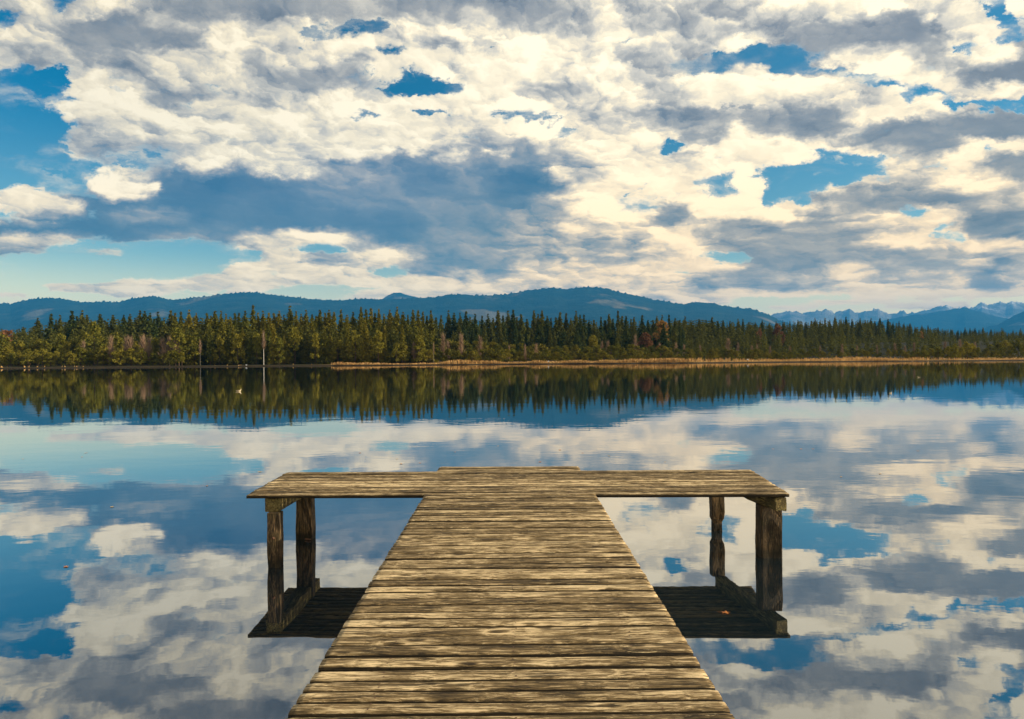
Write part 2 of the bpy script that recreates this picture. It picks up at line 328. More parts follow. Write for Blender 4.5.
def fbm1(x, seed, octaves=5, rough=0.5):
    """smooth 1-D value noise, about -1..1"""
    x = np.asarray(x, float); out = np.zeros_like(x); amp = 1.0; tot = 0.0
    r = np.random.default_rng(seed); tab = r.uniform(-1, 1, 4096)
    f = 1.0
    for o in range(octaves):
        u = x * f + 37.3 * o; i = np.floor(u).astype(int); t = u - i; t = t * t * (3 - 2 * t)
        out += amp * (tab[i % 4096] * (1 - t) + tab[(i + 1) % 4096] * t); tot += amp
        amp *= rough; f *= 2.03
    return out / tot * 1.4

def fbm2(x, y, seed, octaves=5, rough=0.5):
    x = np.asarray(x, float); y = np.asarray(y, float); out = np.zeros(np.broadcast(x, y).shape); amp = 1.0; tot = 0.0
    r = np.random.default_rng(seed); tab = r.uniform(-1, 1, (256, 256)); f = 1.0
    for o in range(octaves):
        u = x * f + 17.7 * o; v = y * f + 9.1 * o
        i = np.floor(u).astype(int); j = np.floor(v).astype(int); s = u - i; t = v - j
        s = s * s * (3 - 2 * s); t = t * t * (3 - 2 * t)
        a = tab[i % 256, j % 256]; b = tab[(i + 1) % 256, j % 256]; c = tab[i % 256, (j + 1) % 256]; d = tab[(i + 1) % 256, (j + 1) % 256]
        out += amp * ((a * (1 - s) + b * s) * (1 - t) + (c * (1 - s) + d * s) * t); tot += amp
        amp *= rough; f *= 2.03
    return out / tot * 1.4

def sstep(a, b, x):
    t = np.clip((np.asarray(x, float) - a) / (b - a), 0, 1); return t * t * (3 - 2 * t)

# ------------------------------------------------------------------ materials
def new_mat(name):
    m = bpy.data.materials.new(name); m.use_nodes = True; t = m.node_tree; t.nodes.clear()
    g = Graph(t); out = g.val('ShaderNodeOutputMaterial')
    return m, g, out

def pbr(g, out, colr, rough=0.8, normal=None, spec=0.3):
    b = g.val('ShaderNodeBsdfPrincipled')
    g.put(b.inputs['Base Color'], colr); g.put(b.inputs['Roughness'], rough); g.put(b.inputs['Specular IOR Level'], spec)
    if normal is not None: g.l.new(normal, b.inputs['Normal'])
    g.l.new(b.outputs[0], out.inputs['Surface']); return b

def bump(g, h, dist, strength=1.0):
    n = g.val('ShaderNodeBump'); g.put(n.inputs['Height'], h); n.inputs['Distance'].default_value = dist
    n.inputs['Strength'].default_value = strength; return n.outputs[0]

def wood_mat(name, axis, pale, mid, dark, moss=0.0, wet=False):
    """weathered timber, grain along the given axis"""
    m, g, out = new_mat(name)
    pos = g.val('ShaderNodeTexCoord').outputs['Object']
    rnd = g.val('ShaderNodeNewGeometry').outputs['Random Per Island']
    sh = g.v('ADD', pos, g.comb(g.m('MULTIPLY', rnd, 71.0), g.m('MULTIPLY', rnd, 13.0), g.m('MULTIPLY', rnd, 37.0)))
    st = {'X': (1.0, 14.0, 14.0), 'Y': (14.0, 1.0, 14.0), 'Z': (14.0, 14.0, 1.0)}[axis]
    wob = g.noise(sh, 3.0, 3, 0.5, out=1)
    sh2 = g.v('ADD', g.v('MULTIPLY', sh, st), g.v('SCALE', wob, scale=0.9))
    fib = g.noise(sh2, 5.6, 8, 0.74)                        # fibres
    broad = g.noise(g.v('MULTIPLY', sh, tuple(1.2 if s == 1.0 else 5.0 for s in st)), 1.6, 5, 0.6)
    blot = g.noise(sh, 2.3, 5, 0.65)
    # knots: a few round eyes with the grain flowing past
    kv = g.val('ShaderNodeTexVoronoi', feature='F1'); kv.inputs['Scale'].default_value = 1.0
    g.put(kv.inputs['Vector'], g.v('MULTIPLY', sh, tuple(2.1 if s == 1.0 else 5.5 for s in st)))
    kn = g.smooth(kv.outputs['Distance'], 0.05, 0.16, 1.0, 0.0)
    ring = g.m('MULTIPLY', g.smooth(kv.outputs['Distance'], 0.12, 0.30, 1.0, 0.0), g.m('SUBTRACT', 1.0, kn))
    val = g.m('ADD', g.m('MULTIPLY', g.m('SUBTRACT', fib, 0.5), 3.3), g.m('MULTIPLY', g.m('SUBTRACT', broad, 0.5), 1.5))
    val = g.m('ADD', val, g.m('MULTIPLY', g.m('SUBTRACT', blot, 0.5), 0.9))
    val = g.m('ADD', val, g.m('MULTIPLY', g.m('SUBTRACT', rnd, 0.5), 0.38))
    val = g.m('ADD', val, g.m('MULTIPLY', ring, 0.30))
    val = g.m('SUBTRACT', val, g.m('MULTIPLY', kn, 0.35))
    val = g.m('ADD', val, 0.47)
    c = g.ramp(val, [(0.0, dark), (0.30, tuple(0.5 * (a + b) for a, b in zip(dark, mid))), (0.55, mid), (0.82, pale), (1.0, tuple(min(1, 1.35 * a) for a in pale))])
    fleck = g.m('MULTIPLY', g.smooth(g.noise(sh2, 6.0, 6, 0.75), 0.57, 0.66), g.smooth(g.noise(sh, 5.0, 4, 0.65), 0.46, 0.60))
    c = g.mix(g.m('MULTIPLY', fleck, 0.85), c, tuple(min(1, 1.75 * a) for a in pale))
    if moss:
        gm = g.m('MULTIPLY', g.smooth(g.noise(sh, 4.0, 5, 0.7), 0.48, 0.66), moss)
        c = g.mix(gm, c, (0.055, 0.058, 0.018))
    # weather checks: long thin cracks along the grain
    crack = g.m('MULTIPLY', g.smooth(g.noise(g.v('MULTIPLY', sh, tuple(1.6 if q == 1.0 else 42.0 for q in st)), 1.0, 4, 0.6), 0.585, 0.635), g.smooth(g.noise(sh, 3.1, 3, 0.6), 0.38, 0.56))
    c = g.mix(g.m('MULTIPLY', crack, 0.85), c, dark)
    fib = g.m('SUBTRACT', fib, g.m('MULTIPLY', crack, 0.5))
    if wet:
        zz = g.sep(pos)[2]
        damp = g.smooth(g.m('ADD', zz, g.m('MULTIPLY', blot, 0.12)), 0.20, 0.12)
        c = g.mix(g.m('MULTIPLY', damp, 0.8), c, (0.012, 0.012, 0.008))
    h = g.m('ADD', g.m('MULTIPLY', fib, 1.0), g.m('ADD', g.m('MULTIPLY', fleck, 0.25), g.m('MULTIPLY', kn, 0.2)))
    pbr(g, out, c, 0.78, bump(g, h, 0.012, 0.9), 0.25)
    return m

def leaf_mat(name, a, b, trans=0.2, var=0.35):
    m, g, out = new_mat(name)
    rnd = g.val('ShaderNodeObjectInfo').outputs['Random']
    isl = g.val('ShaderNodeNewGeometry').outputs['Random Per Island']
    f = g.m('ADD', g.m('MULTIPLY', g.smooth(rnd, 0.1, 0.9), 1 - var), g.m('MULTIPLY', isl, var))
    c = g.mix(f, a, b)
    d = g.val('ShaderNodeBsdfDiffuse'); t = g.val('ShaderNodeBsdfTranslucent'); mx = g.val('ShaderNodeMixShader')
    g.l.new(c, d.inputs[0]); g.l.new(c, t.inputs[0]); mx.inputs[0].default_value = trans
    g.l.new(d.outputs[0], mx.inputs[1]); g.l.new(t.outputs[0], mx.inputs[2]); g.l.new(mx.outputs[0], out.inputs[0])
    return m

def plain_mat(name, c, rough=0.8, spec=0.3, amount=0.25, scale=3.0):
    m, g, out = new_mat(name)
    n = g.noise(g.val('ShaderNodeTexCoord').outputs['Object'], scale, 5, 0.6)
    f = g.m('ADD', 1.0 - amount, g.m('MULTIPLY', n, 2 * amount))
    pbr(g, out, g.v('SCALE', c, scale=f), rough, None, spec); return m

DECK = wood_mat('weathered_plank_wood', 'X', (0.60, 0.465, 0.27), (0.215, 0.150, 0.068), (0.022, 0.015, 0.007))
EDGE = wood_mat('shade_dark_plank_edge', 'X', (0.060, 0.042, 0.018), (0.026, 0.018, 0.008), (0.008, 0.006, 0.003))  # grime and gap shade painted together into the plank edges, so seams look dark
UNDERSIDE = wood_mat('shade_dark_mossy_underside', 'X', (0.30, 0.20, 0.065), (0.14, 0.098, 0.034), (0.02, 0.015, 0.006), 0.4)  # deck wood with moss, darkened in colour to add shade under the boards
BEAM = wood_mat('mossy_beam_wood', 'Y', (0.27, 0.21, 0.075), (0.12, 0.09, 0.034), (0.02, 0.015, 0.008), 0.6)
POST = wood_mat('dark_post_wood', 'Z', (0.17, 0.11, 0.055), (0.055, 0.038, 0.021), (0.014, 0.011, 0.008), 0.25, True)
IRON = plain_mat('rusty_iron', (0.12, 0.06, 0.035), 0.6)
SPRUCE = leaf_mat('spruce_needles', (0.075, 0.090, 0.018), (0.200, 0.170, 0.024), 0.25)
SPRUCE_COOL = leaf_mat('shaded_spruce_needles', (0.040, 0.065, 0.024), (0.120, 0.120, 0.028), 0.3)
PINE = leaf_mat('pine_needles', (0.090, 0.105, 0.018), (0.26, 0.22, 0.032), 0.25, 0.6)
BOGPINE = leaf_mat('bog_pine_needles', (0.075, 0.088, 0.016), (0.190, 0.160, 0.028), 0.25, 0.5)
TWIG = leaf_mat('bare_twigs', (0.20, 0.145, 0.105), (0.32, 0.22, 0.15), 0.1, 0.5)
RUST = leaf_mat('rusty_leaves', (0.13, 0.070, 0.040), (0.21, 0.105, 0.050), 0.25, 0.5)
GOLD = leaf_mat('golden_leaves', (0.22, 0.12, 0.040), (0.32, 0.19, 0.055), 0.25, 0.5)
BARK = plain_mat('conifer_bark', (0.09, 0.06, 0.042), 0.9, 0.1)
BIRCH = plain_mat('birch_bark', (0.62, 0.60, 0.56), 0.8, 0.2, 0.4, 1.2)
GREYBARK = plain_mat('grey_birch_bark', (0.24, 0.23, 0.21), 0.8, 0.2, 0.4, 1.2)
REED = leaf_mat('dry_reed_straw', (0.36, 0.215, 0.085), (0.56, 0.36, 0.15), 0.2, 0.9)
WHITE = plain_mat('white_paint', (0.55, 0.58, 0.62), 0.5, 0.3, 0.08)

# ------------------------------------------------------------------ jetty
DECK_Z = 0.80
def board(verts, faces, fm, p0, p1, q0, q1, z, thick, nx, seed, nail_x=()):
    """one plank: near edge p0-p1, far edge q0-q1 (2-D points); rounded, cupped, with ragged edges"""
    r = np.random.default_rng(seed)
    t = np.linspace(0, 1, nx)
    prof = np.array([0.0, 0.025, 0.08, 0.18, 0.4, 0.6, 0.82, 0.92, 0.975, 1.0])
    drop = np.array([0.016, 0.006, 0.0018, 0.0003, 0, 0, 0.0003, 0.0018, 0.006, 0.016])
    near = np.outer(1 - t, p0) + np.outer(t, p1); far = np.outer(1 - t, q0) + np.outer(t, q1)
    L = abs(p1[0] - p0[0])
    ea = 0.0035 * fbm1(t * L * 3.0, seed * 3 + 1, 5, 0.65); eb = 0.0035 * fbm1(t * L * 3.0, seed * 3 + 2, 5, 0.65)
    near = near + np.array([[0, 1]]) * ea[:, None]; far = far + np.array([[0, 1]]) * eb[:, None]
    off = r.uniform(-0.004, 0.004); cup = r.uniform(-0.003, 0.004); tilt = r.uniform(-0.004, 0.004)
    wave = 0.003 * fbm1(t * L * 0.9, seed * 3 + 3, 3)
    ends = r.uniform(-0.002, 0.002, 2)
    base = len(verts); npf = len(prof)
    for i in range(nx):
        for j in range(npf):
            s = prof[j]; p = near[i] * (1 - s) + far[i] * s
            x = p[0] + (ends[0] * (1 - t[i]) + ends[1] * t[i])
            zz = z + off + wave[i] + cup * (1 - (2 * s - 1) ** 2) + tilt * (s - 0.5) - drop[j]
            if i in (0, nx - 1): zz -= 0.004
            verts.append((x, p[1], zz))
        verts.append((far[i][0], far[i][1], z - thick)); verts.append((near[i][0], near[i][1], z - thick))
    n = npf + 2
    for i in range(nx - 1):
        for j in range(n):
            a = base + i * n + j; b = base + i * n + (j + 1) % n
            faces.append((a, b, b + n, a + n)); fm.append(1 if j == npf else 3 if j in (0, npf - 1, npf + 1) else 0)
    faces.append(tuple(base + j for j in reversed(range(n))))
    faces.append(tuple(base + (nx - 1) * n + j for j in range(n))); fm += [0, 0]
    for x in nail_x:
        for s in (0.24, 0.76):
            i = int(np.argmin(np.abs(near[:, 0] - x))); p = near[i] * (1 - s) + far[i] * s
            cx, cyy = x + r.uniform(-0.012, 0.012), p[1] + r.uniform(-0.008, 0.008); zz = z + off + wave[i] + cup * (1 - (2 * s - 1) ** 2) + tilt * (s - 0.5) + 0.0012
            b = len(verts)
            for k in range(7): verts.append((cx + 0.0048 * math.cos(k * 0.8976), cyy + 0.0048 * math.sin(k * 0.8976), zz))
            faces.append(tuple(range(b, b + 7))); fm.append(2)

def timber(verts, faces, a, b, w, h, seed, nseg=14, rough=0.006, round_=False, radii=None):
    """a beam or post from a to b with worn faces"""
    a = np.array(a, float); b = np.array(b, float); d = b - a; L = np.linalg.norm(d); d /= L
    up = np.array([0, 0, 1.0]) if abs(d[2]) < 0.9 else np.array([0, 1.0, 0])
    sx = np.cross(d, up); sx /= np.linalg.norm(sx); sy = np.cross(sx, d)
    if round_:
        ang = np.linspace(0, 2 * np.pi, 18, endpoint=False); ring = np.stack([np.cos(ang) * w / 2, np.sin(ang) * h / 2], 1)
    else:
        c = 0.12; ring = []
        for cx, cy in ((1, 1), (-1, 1), (-1, -1), (1, -1)):
            ring += [(cx * w / 2 * (1 if cx * cy > 0 else 1 - c), cy * h / 2 * (1 - c if cx * cy > 0 else 1)),
                     (cx * w / 2 * (1 - c if cx * cy > 0 else 1), cy * h / 2 * (1 if cx * cy > 0 else 1 - c))]
            nx_, ny_ = {(1, 1): (0, 1), (-1, 1): (-1, 0), (-1, -1): (0, -1), (1, -1): (1, 0)}[(cx, cy)]
            ring.append((nx_ * w / 2, ny_ * h / 2))
        ring = np.array(ring)
    n = len(ring); base = len(verts)
    ts = np.linspace(0, 1, nseg) if radii is None else np.array([q[0] for q in radii])
    for k, t in enumerate(ts):
        sc = 1.0 if radii is None else radii[k][1]
        wob = 1 + rough / max(w, 0.01) * 2 * np.array([fbm1(np.array([t * L * 6 + j * 3.1]), seed + j, 3)[0] for j in range(n)])
        for j in range(n):
            p = a + d * L * t + sx * ring[j, 0] * sc * wob[j] + sy * ring[j, 1] * sc * wob[j]
            verts.append(tuple(p))
    for k in range(len(ts) - 1):
        for j in range(n):
            i0 = base + k * n + j; i1 = base + k * n + (j + 1) % n
            faces.append((i0, i1, i1 + n, i0 + n))
    faces.append(tuple(base + j for j in reversed(range(n)))); faces.append(tuple(base + (len(ts) - 1) * n + j for j in range(n)))

def build_jetty():
    root = link('jetty', None, loc=(0, 0, 0))
    tag(root, 'weathered wooden T-shaped jetty standing on posts in the calm lake', 'jetty')
    P = lambda px, py: on_level(px, py, DECK_Z)[:2]
    nl, nr, fl, fr = P(285, 719), P(735, 719), P(425, 494), P(595, 493.5)
    tfl, tfr = P(246, 495), P(789.5, 493.5)            # bathing platform: near edge
    tbl, tbr = P(287.5, 472), P(750, 469.2)            # far edge
    ctl, ctr = P(440, 466.3), P(578, 466)              # last short boards
    y_t = 0.5 * (fl[1] + fr[1])
    xl = lambda y: nl[0] + (fl[0] - nl[0]) * (y - nl[1]) / (fl[1] - nl[1])
    xr = lambda y: nr[0] + (fr[0] - nr[0]) * (y - nr[1]) / (fr[1] - nr[1])
    # walkway
    v, f, fm = [], [], []; y = -14.0; k = 0
    r = np.random.default_rng(3)
    edges = []
    y = y_t - 0.004
    while y > -14:
        w = r.uniform(0.082, 0.112); edges.append((y - w, y)); y -= w + r.choice([0.012, 0.017, 0.023, 0.032], p=[.2, .38, .28, .14])
    for k, (ya, yb) in enumerate(edges):
        sk = r.uniform(-0.006, 0.006)
        xa, xb = (xl(ya), xr(ya)) if ya > -1 else (xl(-1), xr(-1))
        board(v, f, fm, (xa, ya - sk), (xb, ya + sk), (xa if ya < -1 else xl(yb), yb - sk), (xb if ya < -1 else xr(yb), yb + sk), DECK_Z, 0.042, 60 if ya > 1.5 else 8, 100 + k, (-0.62, 0.0, 0.62) if ya > 1.5 else ())
    link('walkway_deck', mesh_from('walkway_deck', v, f, [DECK, UNDERSIDE, IRON, EDGE], True, fm), root)
    # bathing platform across the end
    v, f, fm = [], [], []; n = 13
    for k in range(n):
        a, b = k / n + 0.0045, (k + 1) / n - 0.0045
        L0 = tfl + (tbl - tfl) * a; L1 = tfl + (tbl - tfl) * b; R0 = tfr + (tbr - tfr) * a; R1 = tfr + (tbr - tfr) * b
        board(v, f, fm, L0, R0, L1, R1, DECK_Z + 0.002, 0.042, 150, 600 + k, (-2.6, -0.62, 0.0, 0.62, 2.85))
    link('platform_deck', mesh_from('platform_deck', v, f, [DECK, UNDERSIDE, IRON, EDGE], True, fm), root)
    v, f, fm = [], [], []
    yl = lambda x: tbl[1] + (tbr[1] - tbl[1]) * (x - tbl[0]) / (tbr[0] - tbl[0])
    for k in range(3):
        a, b = k / 3 + 0.01, (k + 1) / 3 - 0.01
        q = lambda x, yy, s: (x, (yl(x) + 0.01) * (1 - s) + yy * s)
        board(v, f, fm, q(ctl[0], ctl[1], a), q(ctr[0], ctr[1], a), q(ctl[0], ctl[1], b), q(ctr[0], ctr[1], b), DECK_Z + 0.002, 0.042, 60, 700 + k)
    link('end_deck', mesh_from('end_deck', v, f, [DECK, UNDERSIDE, IRON, EDGE], True, fm), root)
    # bearers under the walkway and the two cross beams under the platform
    zb = DECK_Z - 0.046
    for s in (-0.62, 0.0, 0.62):
        v, f = [], []
        timber(v, f, (s, -14, zb - 0.07), (s, tbl[1] + 0.15, zb - 0.07), 0.09, 0.135, int(50 + s * 10), 40)
        link('bearer', mesh_from('bearer', v, f, BEAM, True), root)
    def beam(xf, xb, y0, y1, seed, w=0.125):
        v, f = [], []
        timber(v, f, (xf, y0, zb - 0.0775), (xb, y1, zb - 0.0775), w, 0.15, seed, 18, 0.007)
        link('cross_beam', mesh_from('cross_beam', v, f, BEAM), root)
    bl = at_depth(273, 500, tfl[1] + 0.05); br = at_depth(780.5, 500, tfr[1] + 0.05)
    beam(bl[0], bl[0] + 0.03, tfl[1] + 0.03, tbl[1] - 0.06, 21, 0.17)
    beam(br[0], br[0] - 0.21, tfr[1] + 0.03, tbr[1] - 0.04, 22)
    def post(px, py, w, d, seed, top=zb - 0.15, radii=None, round_=False, name='post'):
        p = on_level(px, py, 0.0)
        v, f = [], []
        timber(v, f, (p[0], p[1], -1.6), (p[0], p[1], top), w, d, seed, 16, 0.008, round_, radii)
        return link(name, mesh_from(name, v, f, POST, not round_ and False), root), p
    po, p = post(275.7, 566, 0.135, 0.14, 31)
    v, f = [], []; timber(v, f, (p[0], p[1] - 0.055, 0.33), (p[0], p[1] - 0.085, 0.33), 0.03, 0.03, 5, 2, 0.0, True)
    link('bolt', mesh_from('bolt', v, f, IRON, True), po)
    # rear post on this side is two timbers bolted together
    po, p = post(301.8, 538, 0.10, 0.16, 32, zb)
    po, p2 = post(309.5, 538.4, 0.105, 0.18, 33, zb)
    v, f = [], []; timber(v, f, (p2[0] - 0.03, p2[1] - 0.075, 0.015), (p2[0] + 0.04, p2[1] - 0.11, 0.015), 0.03, 0.02, 6, 2, 0.0, True)
    link('bolt', mesh_from('bolt', v, f, IRON, True), po)
    po, p = post(769, 556, 0.24, 0.20, 34)
    T = lambda z: (z + 1.6) / (zb - 0.15 + 1.6)
    po, p = post(717, 530, 0.165, 0.16, 35, radii=[(0, 1.0), (T(-0.30), 1.0), (T(-0.1), 0.97), (T(-0.06), 0.72), (T(0.05), 0.70), (T(0.12), 0.72), (T(0.17), 0.97), (T(0.25), 1.0), (T(0.45), 1.0), (1.0, 1.0)])
    for yy in (0.4, -3.5, -7.5):
        for xx in (-0.7, 0.7):
            v, f = [], []; timber(v, f, (xx, yy, -1.6), (xx, yy, zb - 0.14), 0.16, 0.16, int(90 + yy * 3 + xx), 12)
            link('post', mesh_from('post', v, f, POST), root)
    return root

# ------------------------------------------------------------------ lake, land
SHORE_Y = 266.0
def shore(x):
    return SHORE_Y + 5.0 * fbm1(np.asarray(x) / 60.0 + 8.0, 71, 4)

def ground_z(x, y):
    x = np.asarray(x, float); y = np.asarray(y, float)
    d = np.minimum(np.minimum(shore(x) - y, y + 13.0), 1500 - np.abs(x))     # inside the lake: positive
    land = 0.45 * sstep(0, 0.9, -d) + 1.1 * sstep(2, 60, -d) + 2.0 * sstep(60, 300, -d)
    z = -1.7 * sstep(0, 9, d) - 0.25 * (d > 0) * sstep(0, 0.6, d) + np.where(d > 0, 0.0, land)
    rise = 9.0 * sstep(330, 520, y) * sstep(20, 230, x) + 10 * sstep(500, 900, y) * sstep(-100, 300, x)
    return z + np.where(d > 0, 0, rise)

def build_land():
    az = np.radians(np.concatenate([np.linspace(-48, 48, 420), np.linspace(50, 310, 110)]))
    rad = np.concatenate([np.geomspace(3, 200, 26), np.linspace(206, 420, 90), np.geomspace(430, 1200, 40), np.geomspace(1300, 22800, 30)])
    A, R = np.meshgrid(az, rad, indexing='ij')
    X = R * np.sin(A); Y = R * np.cos(A); Z = ground_z(X, Y)
    Z = Z + np.where(R > 300, 0.15 * fbm2(X / 8, Y / 8, 5, 3), 0)
    n, m = A.shape
    v = np.stack([X, Y, Z], -1).reshape(-1, 3)
    faces = []
    for i in range(n):
        i2 = (i + 1) % n
        for j in range(m - 1):
            faces.append((i * m + j, i * m + j + 1, i2 * m + j + 1, i2 * m + j))
    c = len(v); v = np.vstack([v, [[0, 0, -1.9]]])
    for i in range(n): faces.append((c, i * m, ((i + 1) % n) * m))
    m_, g, out = new_mat('bog_ground')
    pos = g.val('ShaderNodeTexCoord').outputs['Object']
    nz = g.noise(pos, 0.05, 6, 0.6); nf = g.noise(pos, 0.9, 5, 0.7)
    c = g.ramp(nz, [(0.30, (0.20, 0.13, 0.05)), (0.5, (0.34, 0.21, 0.08)), (0.62, (0.42, 0.28, 0.11)), (0.75, (0.13, 0.11, 0.04))])
    c = g.v('SCALE', c, scale=g.m('ADD', 0.65, g.m('MULTIPLY', nf, 0.7)))
    zz = g.sep(pos)[2]
    c = g.mix(g.smooth(g.m('ADD', g.sep(pos)[0], g.m('MULTIPLY', g.m('SUBTRACT', nz, 0.5), 60.0)), -75.0, -40.0), (0.05, 0.045, 0.02), c)
    c = g.mix(g.smooth(zz, 0.25, 0.42), (0.030, 0.022, 0.014), c)
    yy = g.sep(pos)[1]
    c = g.mix(g.smooth(yy, 285.0, 310.0), c, (0.012, 0.015, 0.007))
    pbr(g, out, c, 0.95, bump(g, nf, 0.15, 0.6), 0.1)
    o = link('terrain', mesh_from('terrain', v, faces, m_, True)); tag(o, kind='structure')

def build_water():
    v, f = [], []
    r = np.concatenate([[0.01], np.geomspace(2, 2500, 40)]); az = np.linspace(0, 2 * np.pi, 97)[:-1]
    pts = [(q * math.sin(a), q * math.cos(a), 0.0) for q in r for a in az]
    n = len(az)
    for i in range(len(r) - 1):
        for j in range(n):
            j2 = (j + 1) % n; f.append((i * n + j, (i + 1) * n + j, (i + 1) * n + j2, i * n + j2))
    m, g, out = new_mat('lake_water')
    pos = g.val('ShaderNodeTexCoord').outputs['Object']
    x, y, z = g.sep(pos)
    # light breath of wind: patches of finer ripple, long low swell, a ruffled streak along the far bank
    patch = g.smooth(g.noise(g.v('MULTIPLY', pos, (0.02, 0.05, 1.0)), 1.0, 4, 0.55), 0.42, 0.68, 0.35, 1.5)
    n1 = g.noise(g.v('MULTIPLY', pos, (0.55, 1.0, 1.0)), 0.7, 3, 0.5)
    n2 = g.noise(g.v('MULTIPLY', pos, (0.6, 1.0, 1.0)), 3.2, 3, 0.5)
    h = g.m('ADD', g.m('MULTIPLY', n1, 0.0036), g.m('MULTIPLY', g.m('MULTIPLY', n2, patch), 0.0012))
    ruff = g.m('MULTIPLY', g.smooth(y, 205.0, 225.0), g.m('MULTIPLY', g.smooth(y, 262.0, 255.0), g.smooth(x, 110.0, 150.0)))
    h = g.m('ADD', h, g.m('MULTIPLY', g.m('MULTIPLY', n2, ruff), 0.02))
    nb = bump(g, h, 1.0, 1.0)
    gl = g.val('ShaderNodeBsdfGlossy', distribution='GGX'); gl.inputs['Roughness'].default_value = 0.015
    gl.inputs['Color'].default_value = (0.97, 0.985, 1.0, 1)
    g.l.new(nb, gl.inputs['Normal'])
    deep = g.val('ShaderNodeBsdfDiffuse'); deep.inputs['Color'].default_value = (0.006, 0.016, 0.024, 1)
    lw = g.val('ShaderNodeLayerWeight'); lw.inputs['Blend'].default_value = 0.5
    fac = g.m('ADD', 0.09, g.m('MULTIPLY', g.m('POWER', lw.outputs['Facing'], 2.1), 0.89))
    mx = g.val('ShaderNodeMixShader'); g.l.new(fac, mx.inputs[0]); g.l.new(deep.outputs[0], mx.inputs[1]); g.l.new(gl.outputs[0], mx.inputs[2])
    g.l.new(mx.outputs[0], out.inputs['Surface'])
    o = link('lake_water', mesh_from('lake_water', pts, f, m, True)); tag(o, kind='structure')

# ------------------------------------------------------------------ plants
def tri_cloud(centers, normals_hint, size, r, stretch=1.0, up=0.0):
    """small leaf-clump triangles round the given centres"""
    n = len(centers)
    a = r.normal(size=(n, 3)); a /= np.linalg.norm(a, axis=1)[:, None]
    b = r.normal(size=(n, 3)); b -= (a * b).sum(1)[:, None] * a; b /= np.linalg.norm(b, axis=1)[:, None]
    if up: a[:, 2] = np.abs(a[:, 2]) * up + a[:, 2] * (1 - up)
    s = size if np.ndim(size) else np.full(n, size)
    s = s * r.uniform(0.6, 1.4, n)
    p0 = centers + a * (s * stretch)[:, None]; p1 = centers - a * (s * 0.5)[:, None] + b * (s * 0.75)[:, None]; p2 = centers - a * (s * 0.5)[:, None] - b * (s * 0.75)[:, None]
    v = np.stack([p0, p1, p2], 1).reshape(-1, 3)
    f = [(3 * i, 3 * i + 1, 3 * i + 2) for i in range(n)]
    return v, f

def trunk_mesh(name, h, r0, r1, mat, lean=0.0, n=7, seg=5):
    v, f = [], []
    for k in range(seg + 1):
        t = k / seg; rr = r0 + (r1 - r0) * t
        for j in range(n):
            a = 2 * math.pi * j / n; v.append((rr * math.cos(a) + lean * t * t * h, rr * math.sin(a), -0.3 + (h + 0.3) * t))
    for k in range(seg):
        for j in range(n):
            a = k * n + j; b = k * n + (j + 1) % n; f.append((a, b, b + n, a + n))
    f.append(tuple((seg) * n + j for j in range(n)))
    return mesh_from(name, v, f, mat, True)

def spruce_crown(seed, whorls=30, per=8, bits=5, height=20.0, width=3.0, base=1.5, ragged=0.25):
    r = np.random.default_rng(seed); C = []; S = []
    for w in range(whorls):
        t = (w + r.uniform(-0.3, 0.3)) / (whorls - 1); t = min(max(t, 0), 1)
        z = base + (height - base) * t
        prof = width * (1 - t) ** 0.64 * (0.62 + 0.38 * min(1, (1 - t) * 4)) * (0.85 + 0.15 * math.sin(t * 9 + seed))
        prof = max(prof, 0.12)
        for b in range(per if t < 0.9 else 4):
            a = r.uniform(0, 2 * math.pi); L = prof * r.uniform(1 - 1.6 * ragged, 1 + ragged)
            droop = r.uniform(0.15, 0.45) * L
            for q in range(bits):
                s = (q + r.uniform(0.2, 0.9)) / bits
                C.append((math.cos(a) * L * s + r.normal() * 0.1, math.sin(a) * L * s + r.normal() * 0.1, z - droop * s * s + 0.12 * L * s + r.normal() * 0.12))
                S.append((0.34 + 0.10 * prof) * (1.15 - 0.40 * s))
    C.append((0, 0, height)); S.append(0.3)
    C = np.array(C); S = np.array(S)
    v, f = tri_cloud(C, None, S, r, 1.5)
    return v, f

def lobed_crown(seed, lobes, rad, size, n_each, height, width, base):
    """pine or leafy crown: clumps of foliage on limbs with gaps between them"""
    r = np.random.default_rng(seed); C = []
    for k in range(lobes):
        t = r.uniform(0, 1) ** 0.8; a = r.uniform(0, 2 * math.pi)
        env = width * math.sqrt(max(0.02, 1 - (2 * (t * 0.92 + 0.04) - 0.75) ** 2 / 1.6)) * (1.1 - 0.75 * t)
        rr = env * math.sqrt(r.uniform(0.15, 1))
        c = np.array([rr * math.cos(a), rr * math.sin(a), base + (height - base - rad * 0.6) * t])
        d = r.normal(size=(n_each, 3)); d /= np.linalg.norm(d, axis=1)[:, None]
        lr = rad * r.uniform(0.6, 1.25)
        C.append(c + d * lr * r.uniform(0.5, 1.05, n_each)[:, None] * np.array([1, 1, 0.75]))
    C = np.concatenate(C)
    return tri_cloud(C, None, np.full(len(C), size), r, 1.2)

